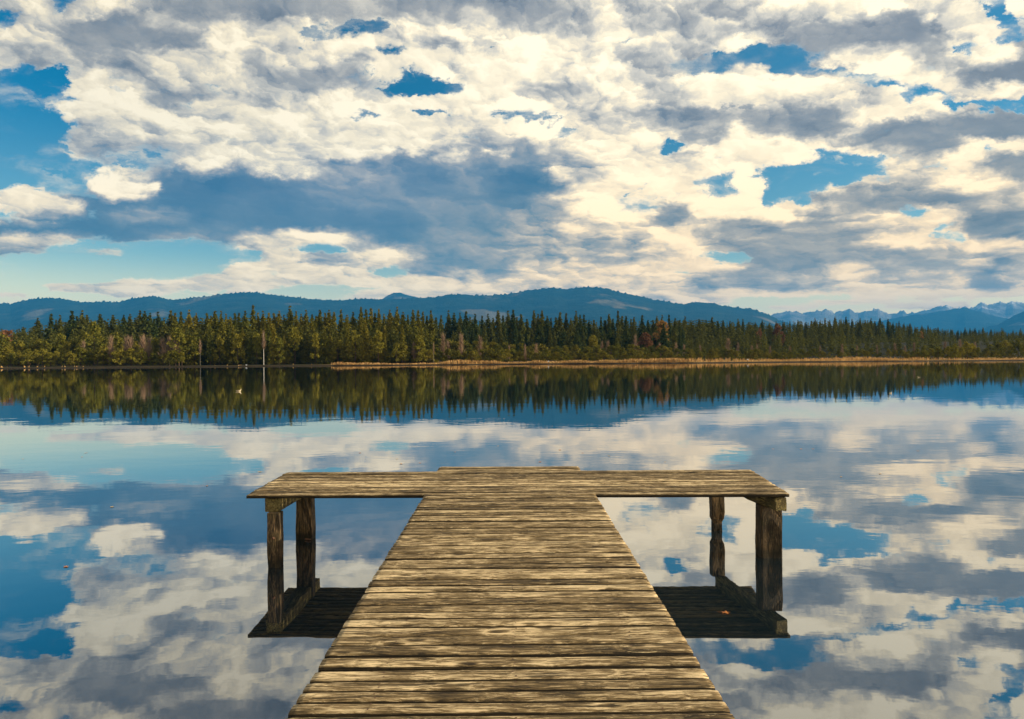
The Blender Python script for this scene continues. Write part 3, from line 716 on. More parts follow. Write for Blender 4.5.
def twig_crown(seed, height, width, base, n=420, thick=0.10):
    """bare branches: a fan of upward twigs"""
    r = np.random.default_rng(seed); v = []; f = []
    for k in range(n):
        a = r.uniform(0, 2 * math.pi); t = r.uniform(0, 1); z0 = base + (height - base) * t * 0.75
        out_ = width * (1 - 0.55 * t) * r.uniform(0.2, 1.0)
        p0 = np.array([0.15 * out_ * math.cos(a), 0.15 * out_ * math.sin(a), z0])
        p1 = np.array([out_ * math.cos(a), out_ * math.sin(a), z0 + (height - base) * r.uniform(0.12, 0.32)]) + r.normal(size=3) * 0.25
        p1[2] = min(p1[2], height)
        side = np.cross(p1 - p0, r.normal(size=3)); side /= np.linalg.norm(side) + 1e-9
        b = len(v); v += [p0 - side * thick, p0 + side * thick, p1]; f.append((b, b + 1, b + 2))
    return np.array(v), f

KINDS = {}
def kind(name, crowns, trunks):
    KINDS[name] = (crowns, trunks)

def prepare_trees():
    cs = []; n = 0
    for i, (w, p, wid, rag, bs) in enumerate([(30, 11, 4.2, .22, 1.0), (26, 11, 5.0, .30, 1.4), (30, 10, 3.6, .25, 1.6), (24, 10, 4.6, .38, 2.0), (28, 12, 5.4, .26, 0.8), (26, 9, 3.2, .34, 2.4)]):
        v, f = spruce_crown(100 + i, w, p, 5, 20.0, wid, bs, rag); cs.append((v, f))
    warm = [mesh_from('spruce_crown', v, f, SPRUCE) for v, f in cs]
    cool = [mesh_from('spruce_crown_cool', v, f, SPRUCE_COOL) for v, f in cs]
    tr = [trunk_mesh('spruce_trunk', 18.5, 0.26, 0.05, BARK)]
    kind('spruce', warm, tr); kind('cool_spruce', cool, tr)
    pc = []
    for i in range(5):
        v, f = lobed_crown(200 + i, 34, 1.15, 0.36, 34, 12.0, 3.0 + 0.25 * i, 1.8 - 0.2 * i); pc.append(mesh_from('pine_crown', v, f, PINE))
    kind('pine', pc, [trunk_mesh('pine_trunk', 10.5, 0.2, 0.06, BARK)])
    bc = []
    for i in range(5):
        v, f = lobed_crown(300 + i, 26, 0.85, 0.27, 30, 6.0, 2.9 + 0.2 * i, 0.1); bc.append(mesh_from('mountain_pine_crown', v, f, BOGPINE))
    kind('mountain_pine', bc, [trunk_mesh('mountain_pine_trunk', 4.0, 0.12, 0.04, BARK)])
    kind('birch', [mesh_from('birch_crown', *twig_crown(400 + i, 14.0, 1.9, 6.0, 300, 0.07), TWIG) for i in range(2)], [trunk_mesh('birch_trunk', 12.5, 0.17, 0.05, BIRCH, 0.01)])
    kind('grey_birch', [mesh_from('grey_birch_crown', *twig_crown(405, 14.0, 1.9, 6.0, 260, 0.07), TWIG)], [trunk_mesh('grey_birch_trunk', 12.5, 0.13, 0.05, GREYBARK, 0.01)])
    kind('bare', [mesh_from('bare_crown', *twig_crown(410 + i, 10.0, 2.6, 1.5, 300, 0.07), TWIG) for i in range(3)], [trunk_mesh('bare_trunk', 8.0, 0.10, 0.04, BARK)])
    kind('rust', [mesh_from('rust_crown', *lobed_crown(420 + i, 30, 1.2, 0.42, 36, 12.0, 4.2, 2.0), RUST) for i in range(2)], [trunk_mesh('rust_trunk', 8.0, 0.2, 0.06, BARK)])
    kind('gold', [mesh_from('gold_crown', *lobed_crown(430 + i, 24, 1.1, 0.42, 34, 12.0, 3.4, 2.0), GOLD) for i in range(2)], [trunk_mesh('gold_trunk', 8.0, 0.2, 0.06, BARK)])

NOMINAL = {'spruce': 20.3, 'cool_spruce': 20.3, 'pine': 12.0, 'mountain_pine': 6.0, 'birch': 14.0, 'grey_birch': 14.0, 'bare': 10.0, 'rust': 12.0, 'gold': 12.0}
trees = random.Random(77)
def grow(k, name, x, y, h, label, cat, group=None, wide=1.0):
    crowns, trunks = KINDS[k]
    root = link(name, None, loc=(x, y, float(ground_z(x, y)) - 0.1))
    root.rotation_euler = (0, 0, trees.uniform(0, 6.28))
    s = h / NOMINAL[k]; w = s * wide * trees.uniform(0.85, 1.2)
    root.scale = (w, w, s)
    root.empty_display_size = 0.5
    tag(root, label, cat, group)
    link('crown', trees.choice(crowns), root); link('trunk', trees.choice(trunks), root)
    return root

def grow_px(k, name, px, py, dist, *a, **kw):
    p = at_depth(px, py, dist); gz = float(ground_z(p[0], dist))
    return grow(k, name, p[0], dist, max(1.2, p[2] - gz + 0.1), *a, **kw)

def interp(px, pts):
    return float(np.interp(px, [p[0] for p in pts], [p[1] for p in pts]))

def build_trees():
    prepare_trees()
    G = 'trees of the forest along the far shore'
    # --- tall dark spruces standing back behind the sunlit pines
    lab = 'tall dark spruce in the blue-green row behind the sunlit shore pines'
    for px, py in [(-6, 330), (14, 332), (23, 327), (30, 331), (38, 318), (51, 313.5), (56, 320), (60, 315), (66, 322), (72, 311), (77, 316), (82, 310.5), (87, 315), (93, 321), (100, 314), (107, 322), (113, 315), (119, 321), (124, 315), (130, 314), (135, 318), (140, 310.5), (144.5, 311), (150, 313), (154, 319), (158, 312), (164, 318), (171, 310.5)]:
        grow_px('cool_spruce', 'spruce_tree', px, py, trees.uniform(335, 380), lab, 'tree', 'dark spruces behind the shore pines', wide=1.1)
    # --- lit spruces close to the water, pale-topped
    lab = 'tall yellow-green spruce at the front of the dense wood beside the white birch'
    for px, py in [(175, 313), (181, 312), (189, 310), (196, 313), (207, 313), (211, 316), (215, 311), (221, 311), (226, 314), (230, 317), (235, 313), (239, 313), (245, 311), (253, 305.5), (258, 313), (263, 311), (269, 313), (274, 313), (279, 311), (284, 315), (290, 306), (296, 311), (301, 314), (306, 310), (312, 314), (316, 316), (320, 310), (325, 313), (329, 310), (334, 312), (341, 310), (347, 315), (353, 312), (361, 307), (366, 309), (371, 308), (375, 313), (379, 309), (384, 314), (390, 310), (397, 307), (403, 312), (408, 315), (413, 310), (418, 310), (423, 312), (427, 316), (431, 310.5)]:
        grow_px('spruce', 'spruce_tree', px, py, trees.uniform(300, 335), lab, 'tree', 'spruces of the dense sunlit wood')
    for k in range(52):
        px = 172 + k * 5.0 + trees.uniform(-2.5, 2.5)
        py = trees.uniform(319, 336)
        if k % 4 == 1: grow_px('pine', 'pine_tree', px, py + 8, trees.uniform(277, 284), 'rounded yellow-green pine leaning out of the dense wood front near the white birch', 'tree', 'pines along the dense wood front', wide=0.9)
        else: grow_px('spruce', 'spruce_tree', px, py, trees.uniform(279, 296), lab, 'tree', 'spruces of the dense sunlit wood')
    # --- forest behind the bog
    lab = 'dark green spruce in the forest rising behind the bog pines'
    for px, py in [(436, 317), (441, 315), (448.5, 310.5), (454, 313), (460, 313), (466, 311), (470, 317), (475, 314), (482, 316), (488, 314), (493, 318), (498, 310.5), (503, 315), (508, 311), (513, 310), (517, 317), (521, 314), (527, 319), (534, 310.5), (538, 314), (542, 310), (547, 316), (551, 318), (556, 317), (560, 312), (566, 313), (571, 318), (576, 311), (580, 315), (584, 315), (589, 320), (594, 320), (601, 317), (605, 320), (609, 314), (613, 319), (618, 311), (622, 316), (626, 316), (631, 319), (634, 317), (642, 315), (648, 320), (653, 320), (657, 316), (662, 315), (669, 315), (675, 318), (680, 320)]:
        grow_px('cool_spruce', 'spruce_tree', px, py, trees.uniform(375, 420), lab, 'tree', 'spruces behind the bog')
    for k in range(44):
        px = 434 + k * 5.8 + trees.uniform(-2.5, 2.5)
        grow_px('cool_spruce', 'spruce_tree', px, trees.uniform(322, 335), trees.uniform(345, 370), lab, 'tree', 'spruces behind the bog')
    lab = 'small bluish spruce on the forested rise below the snowy mountains'
    for px, py in [(685, 316.5), (691, 320), (699, 319), (706, 320), (712, 317), (718, 321), (723, 320), (730, 321), (738, 319), (743, 319), (749, 322), (755, 322), (762, 320), (769, 323), (776, 321), (783, 322), (790, 322), (798, 320), (806, 322), (815, 318), (820, 321), (825, 318), (830, 321), (835, 316.5), (841, 319), (846, 317), (852, 319), (860, 318), (865, 320), (871, 318), (875, 321), (880, 318), (888, 319), (893, 322), (899, 321), (904, 323), (910, 323), (916, 327), (922, 325), (928, 325), (934, 329), (938, 327), (945, 330), (951, 329), (958, 330), (965, 327.5), (970, 328), (975, 328), (979, 330), (983, 327), (991, 329), (997, 331), (1003, 328.5), (1008, 332), (1013, 330), (1020, 331), (1028, 331)]:
        d = interp(px, [(680, 440), (850, 500), (900, 560), (960, 660), (1030, 700)])
        grow_px('cool_spruce', 'spruce_tree', px, py, d + trees.uniform(-15, 15), lab, 'tree', 'spruces on the forested rise')
    # --- bushy pines at the water's edge on the one side
    lab = 'bushy sunlit pine with rounded clumps at the water edge below the dark spruces'
    for px, py in [(3.5, 333.5), (10, 343), (20, 341), (30, 345), (38, 339), (46, 338), (53, 344), (61, 333), (67, 341), (73, 340), (79, 343), (85, 331), (94, 321), (102, 336), (109, 342), (116, 331), (122, 344), (128, 341), (136, 340), (146, 342), (155, 337), (163, 341), (171, 338), (178, 334), (188, 335), (196, 333)]:
        grow_px('pine', 'pine_tree', px, py, trees.uniform(283, 297), lab, 'tree', 'bushy pines at the water edge', wide=1.0)
    lab = 'low young pine crowding the bank in front of the taller pines'
    for k in range(34):
        px = -4 + k * 5.6 + trees.uniform(-2, 2)
        grow_px('pine', 'pine_tree', px, trees.uniform(346, 356), trees.uniform(272, 281), lab, 'tree', 'low pines on the bank', wide=1.35)
    lab = 'dark pine in the clump standing at the end of the golden reed bank'
    for px, py in [(948, 346), (955, 343), (962, 347), (967, 341), (972, 343), (978, 347), (924, 345), (931, 348), (938, 346)]:
        grow_px('pine', 'pine_tree', px, py, trees.uniform(274, 284), lab, 'tree', 'pines at the end of the reed bank', wide=1.15)
    lab = 'dark green pine on the low point beyond the reed bank clump'
    for px, py in [(990, 344), (998, 342), (1006, 339.6), (1012, 341), (1018, 338), (1026, 340), (1034, 338)]:
        grow_px('pine', 'pine_tree', px, py, trees.uniform(300, 320), lab, 'tree', 'pines on the low point', wide=1.2)
    # --- bog pines
    lab = 'low rounded bog pine in the thicket between the reed bank and the forest'
    top = [(430, 337), (470, 341), (520, 343), (560, 345), (640, 345), (700, 346), (760, 349), (850, 349), (930, 349), (1030, 347)]
    for k in range(100):
        px = 428 + k * 6.1 + trees.uniform(-3, 3)
        grow_px('mountain_pine', 'bog_pine', px, interp(px, top) + trees.uniform(-1.0, 3.5), trees.uniform(300, 330), lab, 'bush', 'bog pines of the thicket', wide=1.15)
    for k in range(90):
        px = 400 + k * 7.0 + trees.uniform(-3, 3)
        if 800 < px < 905: continue
        grow_px('mountain_pine', 'bog_pine', px, trees.uniform(350, 355) - (2 if px < 560 else 0), trees.uniform(277, 290), lab, 'bush', 'bog pines of the thicket', wide=1.2)
    # --- trees that stand out
    grow_px('birch', 'birch_tree', 263.5, 329, 274.5, 'tall bare birch with a bright white trunk rising from the bank of the dense wood', 'tree', wide=0.8)
    grow_px('grey_birch', 'birch_tree', 200, 338, 276, 'shorter birch with a thin pale trunk half hidden in the dark wood edge', 'tree', wide=0.6)
    grow_px('grey_birch', 'birch_tree', 433.5, 341, 274, 'slim pale-stemmed birch standing where the golden reeds begin', 'tree', wide=0.5)
    for px, py in [(111, 334), (126, 334), (130, 333.5), (143, 332), (149, 335), (163, 335), (169, 334.5), (83, 339), (176, 337), (110, 346)]:
        grow_px('bare', 'bare_tree', px, py, trees.uniform(277, 282), 'pale pinkish leafless tree among the sunlit pines at the water edge', 'tree', 'leafless trees among the shore pines', wide=0.85)
    for px, py in [(409, 341), (414, 340), (392, 350), (443, 331), (461, 331), (480, 334), (448, 339), (509, 344), (525, 343), (536, 342)]:
        grow_px('bare', 'bare_tree', px, py, trees.uniform(284, 296), 'grey leafless tree in the bog thicket beside the dense wood', 'tree', 'leafless trees in the thicket', wide=0.8)
    for px, py in [(602, 340), (608, 339), (635, 333), (660, 342), (676, 341), (684, 343), (700, 344), (728, 336), (738, 341), (752, 344), (757, 343), (770, 345), (790, 345), (820, 345), (842, 343), (857, 344), (895, 342), (914, 341), (945, 340), (960, 338), (905, 345), (877, 344), (975, 341)]:
        grow_px('bare', 'bare_tree', px, py, trees.uniform(318, 345), 'thin grey leafless tree rising over the bog pines before the forest', 'tree', 'leafless trees before the forest', wide=0.9)
    grow_px('rust', 'autumn_tree', 645, 332, 338, 'rounded rust-brown autumn tree against the dark spruce forest', 'tree', wide=1.1)
    grow_px('gold', 'autumn_tree', 661.5, 320, 365, 'orange-gold autumn crown high in the dark spruce forest', 'tree', wide=0.9)
    grow_px('rust', 'autumn_tree', 8, 329, 330, 'dull red-brown broadleaf tree beside the dark spruces at the wood end', 'tree', wide=1.1)
    grow_px('gold', 'autumn_tree', 921, 331, 480, 'small bright orange tree on the forested rise below the snowy mountains', 'tree', wide=0.7)
    grow_px('rust', 'autumn_tree', 759, 328, 425, 'pale brown broadleaf tree among the spruces of the forested rise', 'tree', wide=0.7)
    grow_px('rust', 'autumn_tree', 778, 323, 445, 'faded reddish treetop on the crest of the forested rise', 'tree', wide=0.8)
    grow_px('pine', 'pine_tree', 593, 335, 330, 'rounded grey-green pine sticking out above the bog thicket', 'tree', wide=1.0)
    # --- the wood behind, one mass
    r = np.random.default_rng(9); V = []; F = []; n = 0
    low = [spruce_crown(500 + i, 16, 8, 3, 20.0, 4.2 + 0.4 * i, 1.0, 0.3) for i in range(4)]
    def fill(x, y, h):
        nonlocal n
        v, f = low[r.integers(4)]; s = h / 20.3; a = r.uniform(0, 6.28); w = s * r.uniform(1.0, 1.35)
        ca, sa = math.cos(a) * w, math.sin(a) * w
        q = np.stack([v[:, 0] * ca - v[:, 1] * sa + x, v[:, 0] * sa + v[:, 1] * ca + y, v[:, 2] * s + float(ground_z(x, y)) - 0.1], 1)
        V.append(q); F.extend([(i + n, j + n, k + n) for i, j, k in f]); n += len(v)
    sky_line = [(-60, 330), (0, 332), (40, 322), (70, 316), (175, 316), (340, 315), (430, 316), (560, 317), (680, 321), (760, 324), (840, 321), (880, 322), (920, 328), (1000, 332), (1090, 333)]
    for k in range(760):
        px = r.uniform(-60, 1085)
        near = interp(px, [(0, 385), (170, 385), (175, 320), (430, 320), (440, 410), (680, 425), (850, 520), (960, 680), (1090, 720)])
        d = near + r.uniform(8, 90)
        if px > 860 and r.uniform() < 0.45: d = r.uniform(400, near)
        p = at_depth(px, interp(px, sky_line) + r.uniform(1, 9), d); gz = float(ground_z(p[0], d))
        if d < near: p = at_depth(px, r.uniform(331, 345), d)
        fill(p[0], d, min(max(p[2] - gz, 5), 26))
    for k in range(260):
        px = r.uniform(172, 432); d = r.uniform(286, 312); p = at_depth(px, r.uniform(324, 342), d)
        fill(p[0], d, max(p[2] - 0.5, 5))
    for k in range(160):
        px = r.uniform(-30, 175); d = r.uniform(296, 335); p = at_depth(px, r.uniform(330, 345), d)
        fill(p[0], d, max(p[2] - 0.5, 5))
    for k in range(330):
        px = r.uniform(600, 1085); d = r.uniform(340, interp(px, [(600, 400), (850, 480), (1085, 640)])); p = at_depth(px, r.uniform(328, 346), d)
        fill(p[0], d, min(max(p[2] - float(ground_z(p[0], d)), 4), 20))
    for k in range(420):
        px = r.uniform(670, 1085); d = interp(px, [(670, 430), (850, 495), (900, 555), (960, 655), (1085, 715)]) + r.uniform(-25, 70)
        p = at_depth(px, interp(px, [(670, 321), (700, 320), (760, 323), (840, 320), (880, 321), (920, 327), (960, 330), (1000, 331), (1090, 332)]) + abs(r.normal(0, 2.2)) - 0.6, d)
        fill(p[0], d, min(max(p[2] - float(ground_z(p[0], d)), 4), 26))
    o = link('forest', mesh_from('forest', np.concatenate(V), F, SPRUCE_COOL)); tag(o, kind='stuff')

def build_reeds():
    r = np.random.default_rng(14); n = 15000
    px = r.uniform(-40, 1070, n); x = (px - 512) / FPX * 272
    dens = np.clip(0.10 + 0.75 * fbm1(x / 14.0, 31, 4) + sstep(330, 430, px) * 0.75, 0.02, 1)
    dens = dens * np.where(px < 335, 0.025, 1.0) * np.where((px > 918) & (px < 982), 0.12, 1.0)
    keep = r.uniform(0, 1, n) < dens; x = x[keep]; px = px[keep]; n = len(x)
    y = shore(x) + np.abs(r.normal(0, 1, n)) * np.where(px > 690, 11, 3.0) + 0.8
    z = ground_z(x, y); h = r.uniform(0.5, 1.35, n) * np.where(px > 560, 1.15, 1.0) * (0.75 + 0.6 * fbm1(x / 11.0, 32, 4)) * np.where(px < 330, 0.8, 1.0)
    h = np.clip(h, 0.3, 1.7) * np.where(px < 300, 0.75, 1.0)
    a = r.uniform(0, 6.28, n); w = r.uniform(0.10, 0.30, n)
    dx = np.cos(a) * w; dy = np.sin(a) * w
    lean = r.normal(0, 0.18, (n, 2))
    v = np.stack([np.stack([x - dx, y - dy, z - 0.05], 1), np.stack([x + dx, y + dy, z - 0.05], 1), np.stack([x + dx * 0.3 + lean[:, 0], y + dy * 0.3 + lean[:, 1], z + h], 1), np.stack([x - dx * 0.3 + lean[:, 0], y - dy * 0.3 + lean[:, 1], z + h * 0.9], 1)], 1).reshape(-1, 3)
    f = [(4 * i, 4 * i + 1, 4 * i + 2, 4 * i + 3) for i in range(n)]
    o = link('reeds', mesh_from('reeds', v, f, REED)); tag(o, kind='stuff')

# ------------------------------------------------------------------ hills and mountains
def ridge(name, prof, dist, depth, mat, seed, spur=0.3, jag=6.0, x0=-260, x1=1290, step=1.5, back=0.8, tooth=0.0):
    """a range whose crest follows the given outline, with spurs running down towards the lake"""
    px = np.arange(x0, x1, step)
    crest = np.interp(px, [p[0] for p in prof], [p[1] for p in prof])
    D = np.stack([at_depth(a, b, dist) for a, b in zip(px, crest)])
    zc = np.maximum(D[:, 2], -5) + 0.0
    ts = np.concatenate([np.linspace(0, 1, 26), 1 + np.linspace(0.06, 1, 8)])
    ux = D[:, 0] / dist
    rows = []
    for t in ts:
        if t <= 1:
            y = dist - depth * (1 - t); k = t ** 1.15
            n = fbm2(ux * dist / (depth * 0.45) + 3.3, np.full_like(ux, t * 1.3), seed, 5, 0.55)
            z = zc * np.clip(k * (1 + spur * n * (1 - t) * 1.6), 0, 1.02)
        else:
            y = dist + depth * back * (t - 1); z = zc * (2 - t)
        rows.append(np.stack([ux * y, np.full_like(ux, y), z - (25 if t in (0,) else 0)], 1))
    rows = np.stack(rows)
    ci = 25
    rows[ci, :, 2] += jag * fbm1(px * 0.35, seed + 5, 4, 0.7) * (zc > 20)
    if tooth: rows[ci, :, 2] += tooth * np.abs(np.random.default_rng(seed).normal(0, 1, len(px))) * (zc > 20)
    m, n, _ = rows.shape
    f = [(i * n + j, i * n + j + 1, (i + 1) * n + j + 1, (i + 1) * n + j) for i in range(m - 1) for j in range(n - 1)]
    o = link(name, mesh_from(name, rows.reshape(-1, 3), f, mat, True)); tag(o, kind='structure')
    return o

def build_hills():
    m, g, out = new_mat('wooded_hill')
    pos = g.val('ShaderNodeTexCoord').outputs['Object']
    n1 = g.noise(pos, 0.004, 8, 0.62); n2 = g.noise(pos, 0.0011, 4, 0.5); n3 = g.noise(pos, 0.012, 5, 0.7)
    c = g.ramp(n1, [(0.35, (0.005, 0.015, 0.014)), (0.55, (0.013, 0.028, 0.020)), (0.7, (0.028, 0.040, 0.024))])
    c = g.mix(g.smooth(n2, 0.60, 0.68, 0.0, 0.75), c, (0.16, 0.135, 0.08))
    pbr(g, out, c, 0.95, bump(g, n3, 35.0, 1.0), 0.05)
    hill = m
    m, g, out = new_mat('alpine_rock')
    pos = g.val('ShaderNodeTexCoord').outputs['Object']
    z = g.sep(pos)[2]; n1 = g.noise(pos, 0.0016, 9, 0.66); n2 = g.noise(g.v('MULTIPLY', pos, (1.0, 1.0, 0.35)), 0.004, 7, 0.7)
    c = g.ramp(n1, [(0.32, (0.05, 0.065, 0.06)), (0.5, (0.16, 0.155, 0.15)), (0.7, (0.30, 0.285, 0.27))])
    sn = g.smooth(g.m('ADD', g.m('ADD', z, g.m('MULTIPLY', g.m('SUBTRACT', n2, 0.5), 1500.0)), 0.0), 1180.0, 1600.0)
    c = g.mix(sn, c, (0.80, 0.80, 0.82))
    pbr(g, out, c, 0.9, bump(g, n2, 160.0, 1.0), 0.1)
    alp = m
    ridge('mountains', [(-260, 330), (760, 330), (773, 313.7), (783, 312.5), (790, 310.7), (800, 312.5), (805, 313.7), (815, 311), (825, 309.5), (835, 312.5), (843, 311), (850, 309), (855, 312), (860, 313.7), (864, 311), (871, 310), (878, 308.7), (885, 312.5), (893, 314.5), (898, 312.5), (903, 310.7), (908, 313.7), (918, 311), (926, 309.5), (933, 308.7), (940, 306.5), (947, 304.5), (953, 308), (963, 307), (973, 308), (982, 301.7), (988, 304), (994, 303), (1000, 302), (1006, 303), (1013, 301.3), (1023, 303), (1060, 298), (1120, 306), (1290, 303)], 18000, 3600, alp, 81, 0.45, 40.0, 740, 1290, 0.7)
    ridge('mountain', [(700, 335), (840, 330), (875, 322), (905, 316), (930, 313), (951.6, 309.3), (965, 307.5), (979, 311), (1003, 318), (1030, 321), (1100, 324), (1200, 330)], 14500, 3600, hill, 82, 0.4, 12.0, 800, 1240, 1.0)
    ridge('hill', [(900, 340), (960, 334), (987, 327.5), (999, 324), (1011, 317), (1020, 313), (1030, 309), (1060, 303), (1120, 300), (1290, 312)], 11500, 3000, hill, 83, 0.3, 8.0, 940, 1290, 1.0)
    ridge('hill', [(340, 335), (375, 302), (383, 298.5), (388, 295), (394, 292.8), (400, 292.6), (406, 294.6), (414, 296.3), (424, 299), (450, 306), (480, 330)], 13500, 1500, hill, 84, 0.3, 5.0, 340, 480, 0.7)
    ridge('hills', [(-260, 299), (-120, 305), (-40, 301), (0, 303.7), (10, 304.5), (22, 301), (34, 299.4), (53, 298.2), (68, 300), (80, 302.3), (96, 302.3), (120, 302.3), (130, 299.4), (147, 296.5), (157, 297.2), (170, 300), (187, 299), (204, 297.2), (226, 294.3), (238, 293), (255, 293), (272.5, 295.1), (290, 297.2), (307, 299), (324, 300.3), (341, 300.6), (357, 299.4), (390, 299.6), (422, 298.2), (436, 297.7), (446, 295.1), (460, 294.6), (477, 296), (494, 295.6), (511, 294), (527, 290.7), (540, 289.5), (554, 288.2), (567, 289.5), (575, 288.8), (583, 287.5), (597, 287.5), (606, 289.2), (617, 292), (630, 294.8), (642, 297), (650, 299.5), (662, 301), (672, 303), (684, 304.5), (690, 303), (697, 302.5), (712, 303.7), (724, 306.3), (737, 308), (752, 309.5), (767, 314.5), (780, 321), (800, 327), (830, 333), (900, 345)], 10500, 4200, hill, 85, 0.3, 5.0, -260, 905, 1.2, tooth=13.0)

def build_haze():
    m = bpy.data.materials.new('haze_air'); m.use_nodes = True; t = m.node_tree; t.nodes.clear(); g = Graph(t)
    out = g.val('ShaderNodeOutputMaterial'); v = g.val('ShaderNodeVolumePrincipled')
    v.inputs['Color'].default_value = HAZE_COLOR; v.inputs['Density'].default_value = HAZE_DENSITY
    v.inputs['Density Attribute'].default_value = ''; v.inputs['Anisotropy'].default_value = 0.0
    g.l.new(v.outputs[0], out.inputs['Volume'])
    x, y0, y1, z0, z1 = 23000, -3000, 23500, -60.0, 1680.0
    V = [(sx * x, yy, zz) for zz in (z0, z1) for yy in (y0, y1) for sx in (-1, 1)]
    F = [(0, 2, 3, 1), (4, 5, 7, 6), (0, 1, 5, 4), (2, 6, 7, 3), (0, 4, 6, 2), (1, 3, 7, 5)]
    o = link('haze', mesh_from('haze', V, F, m)); tag(o, kind='stuff')
HAZE_COLOR = (0.04, 0.38, 1.0, 1.0); HAZE_DENSITY = 5.0e-5

# ------------------------------------------------------------------ small things
def blob(v, f, c, r3, n=10, m=7):
    b = len(v)
    for i in range(m + 1):
        ph = math.pi * i / m
        for j in range(n):
            a = 2 * math.pi * j / n
            v.append((c[0] + r3[0] * math.sin(ph) * math.cos(a), c[1] + r3[1] * math.sin(ph) * math.sin(a), c[2] + r3[2] * math.cos(ph)))
    for i in range(m):
        for j in range(n):
            a = b + i * n + j; q = b + i * n + (j + 1) % n; f.append((a, a + n, q + n, q))

def build_ducks():
    pale = plain_mat('duck_plumage', (0.62, 0.52, 0.34), 0.7); dark = plain_mat('duck_wing', (0.32, 0.24, 0.14), 0.7); bill = plain_mat('duck_bill', (0.45, 0.26, 0.05), 0.5)
    def duck_body():
        """one continuous body: tail, back, breast, neck and head as a loft"""
        rings = [(-0.25, 0.10, 0.010, 0.008), (-0.20, 0.085, 0.05, 0.03), (-0.12, 0.06, 0.085, 0.065), (0.0, 0.05, 0.10, 0.085), (0.10, 0.055, 0.09, 0.08), (0.16, 0.085, 0.06, 0.065),
                 (0.185, 0.13, 0.035, 0.04), (0.195, 0.17, 0.03, 0.035), (0.205, 0.205, 0.038, 0.04), (0.225, 0.225, 0.038, 0.036), (0.25, 0.222, 0.022, 0.022), (0.262, 0.218, 0.005, 0.005)]
        v, f = [], []; n = 12
        for i, (x, z, ry, rz) in enumerate(rings):
            p = np.array([rings[min(i + 1, len(rings) - 1)][0] - rings[max(i - 1, 0)][0], 0, rings[min(i + 1, len(rings) - 1)][1] - rings[max(i - 1, 0)][1]]); p /= np.linalg.norm(p)
            up = np.array([-p[2], 0, p[0]])
            for j in range(n):
                a = 2 * math.pi * j / n; q = np.array([x, 0, z]) + np.array([0, 1, 0]) * ry * math.cos(a) + up * rz * math.sin(a); v.append(tuple(q))
        for i in range(len(rings) - 1):
            for j in range(n):
                a = i * n + j; b = i * n + (j + 1) % n; f.append((a, b, b + n, a + n))
        f.append(tuple(reversed(range(n)))); f.append(tuple((len(rings) - 1) * n + j for j in range(n)))
        return mesh_from('duck_body', v, f, pale, True)
    body = duck_body()
    wv, wf = [], []; blob(wv, wf, (0, 0, 0), (0.14, 0.02, 0.05)); wing = mesh_from('duck_wing', wv, wf, dark, True)
    bv, bf = [], []; blob(bv, bf, (0, 0, 0), (0.032, 0.014, 0.008)); beak = mesh_from('duck_bill', bv, bf, bill, True)
    for px, py, rz, s, lab in [(238.5, 391.5, 0.1, 0.8, 'pale buff duck swimming alone on the dark tree reflections'),
                               (919, 377.5, 2.6, 0.5, 'tiny pale duck swimming far out below the snowy mountains'),
                               (890.5, 393.5, 0.4, 0.4, 'small duck swimming at the edge of the mountain reflection')]:
        p = on_level(px, py, 0.0)
        o = link('duck', None, loc=(p[0], p[1], -0.005)); o.rotation_euler.z = rz; o.scale = (s, s, s); tag(o, lab, 'duck')
        link('body', body, o); link('bill', beak, o, (0.285, 0, 0.215))
        for sy in (-1, 1): link('wing', wing, o, (-0.03, sy * 0.085, 0.085))

def build_signs():
    for px, py, w, h, lab in [(247, 365, 0.6, 0.45, 'small white board on a post in the reeds near the white-trunked birch'),
                              (548.5, 361.5, 0.5, 0.45, 'small white board on a post where the bog thicket meets the reeds'),
                              (748.5, 359.5, 0.6, 0.4, 'small white board on a post in the golden reeds below the forested rise')]:
        x = at_depth(px, py, 266.0)[0]; y = float(shore(x)) - 0.2; z = float(ground_z(x, y))
        o = link('notice_board', None, loc=(x, y, z)); tag(o, lab, 'sign')
        zc = at_depth(px, py, y)[2] - z
        V, F = [], []; timber(V, F, (0, 0.06, -0.4), (0, 0.06, zc + h * 0.4), 0.09, 0.09, 3, 3, 0.0); link('post', mesh_from('board_post', V, F, BARK), o)
        V, F = [], []; timber(V, F, (-w / 2, 0, zc), (w / 2, 0, zc), 0.04, h, 4, 3, 0.0); link('board', mesh_from('board', V, F, WHITE), o)

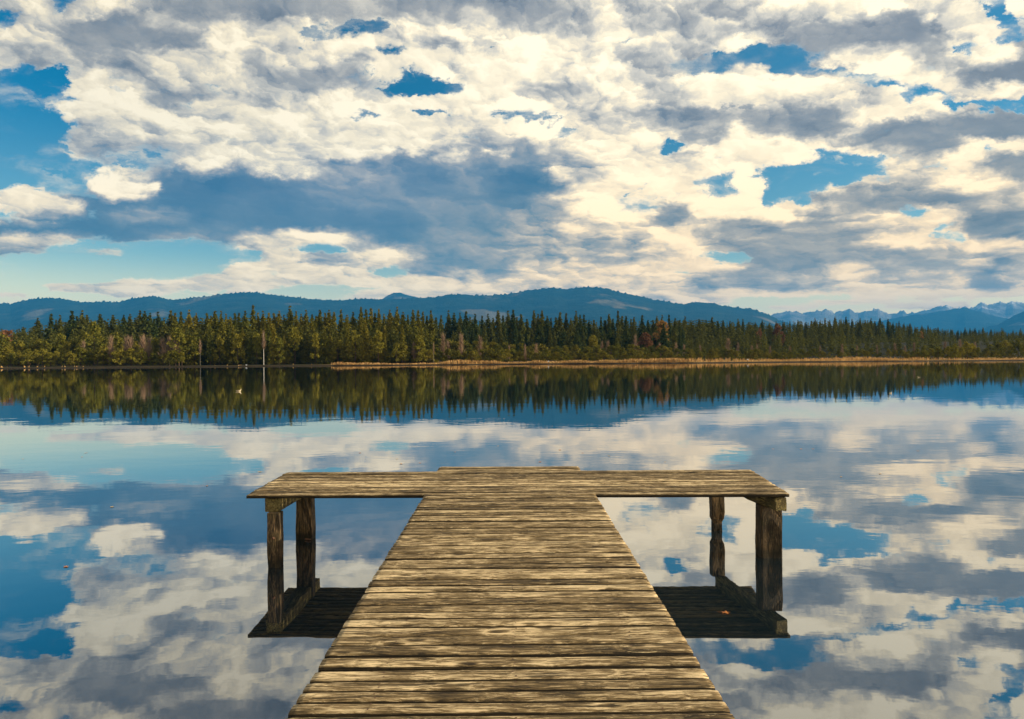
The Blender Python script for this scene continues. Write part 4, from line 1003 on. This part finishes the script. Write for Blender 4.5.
def build_leaves():
    m, g, out = new_mat('fallen_leaf'); pbr(g, out, g.mix(g.val('ShaderNodeObjectInfo').outputs['Random'], (0.42, 0.15, 0.03), (0.45, 0.33, 0.14)), 0.5)
    m2, g, out = new_mat('orange_leaf'); pbr(g, out, (0.42, 0.15, 0.03), 0.5)
    def leaf(mat, seed):
        r = np.random.default_rng(seed); n = 18; v = [(0, 0, 0.010)]; f = []
        for j in range(n):
            a = 2 * math.pi * j / n; lob = 0.72 + 0.28 * math.cos(5 * a) + 0.05 * r.normal()
            v.append((math.cos(a) * 0.05 * lob * 1.25, math.sin(a) * 0.05 * lob, 0.004 + 0.006 * math.cos(2 * a + 0.7) ** 2))
        for j in range(n): f.append((0, 1 + j, 1 + (j + 1) % n))
        b = len(v); v += [(-0.05, -0.002, 0.008), (-0.05, 0.002, 0.008), (-0.10, 0.004, 0.016), (-0.10, 0.001, 0.016)]; f.append((b, b + 1, b + 2, b + 3))
        return mesh_from('leaf', v, f, mat)
    p = on_level(725.5, 613, 0.0)
    o = link('fallen_leaf', leaf(m2, 1), loc=(p[0], p[1], 0.002)); o.scale = (0.75, 0.75, 0.75); tag(o, 'bright orange leaf floating in the shade beside the jetty posts', 'leaf')
    ms = [leaf(m, 2), leaf(m, 3)]; r = random.Random(4)
    for px, py in [(498, 446), (582.6, 453), (360, 453), (397, 459), (401, 464), (420, 463), (560, 450), (609, 456), (665, 462), (86, 453), (66, 567), (23, 459), (260, 472), (112, 507), (207, 486), (773, 449), (801, 449), (841, 477), (880, 474), (918, 451), (540, 462), (455, 452), (813, 449), (82, 457)]:
        p = on_level(px, py, 0.0); o = link('fallen_leaf', r.choice(ms), loc=(p[0], p[1], 0.002)); s = r.uniform(0.5, 1.0); o.scale = (s, s, s); o.rotation_euler.z = r.uniform(0, 6)
        tag(o, 'dry curled leaf floating on the open lake beyond the jetty', 'leaf', 'leaves drifting on the lake')

# ------------------------------------------------------------------ run
build_sky()
build_land(); build_water(); build_jetty(); build_hills(); build_trees(); build_reeds(); build_ducks(); build_signs(); build_leaves()
build_haze()
sun = bpy.data.lights.new('sun', 'SUN'); sun.energy = 5.0; sun.angle = math.radians(0.5); sun.color = (1.0, 0.82, 0.56)
so = link('sun', sun)
sd = Vector((math.sin(math.radians(SUN_AZ)) * math.cos(math.radians(SUN_EL)), math.cos(math.radians(SUN_AZ)) * math.cos(math.radians(SUN_EL)), math.sin(math.radians(SUN_EL))))
so.rotation_euler = sd.to_track_quat('Z', 'Y').to_euler(); so.location = (60, 20, 40)

vs = scene.view_settings
vs.view_transform = 'Standard'; vs.look = 'None'; vs.gamma = 1.0; vs.use_curve_mapping = False; vs.exposure = 0.74
scene.render.engine = 'CYCLES'
cy = scene.cycles
cy.use_denoising = True; cy.max_bounces = 6; cy.diffuse_bounces = 2; cy.glossy_bounces = 3; cy.transmission_bounces = 2; cy.volume_bounces = 0; cy.transparent_max_bounces = 8
cy.sample_clamp_indirect = 4.0; cy.use_adaptive_sampling = True; cy.adaptive_threshold = 0.008
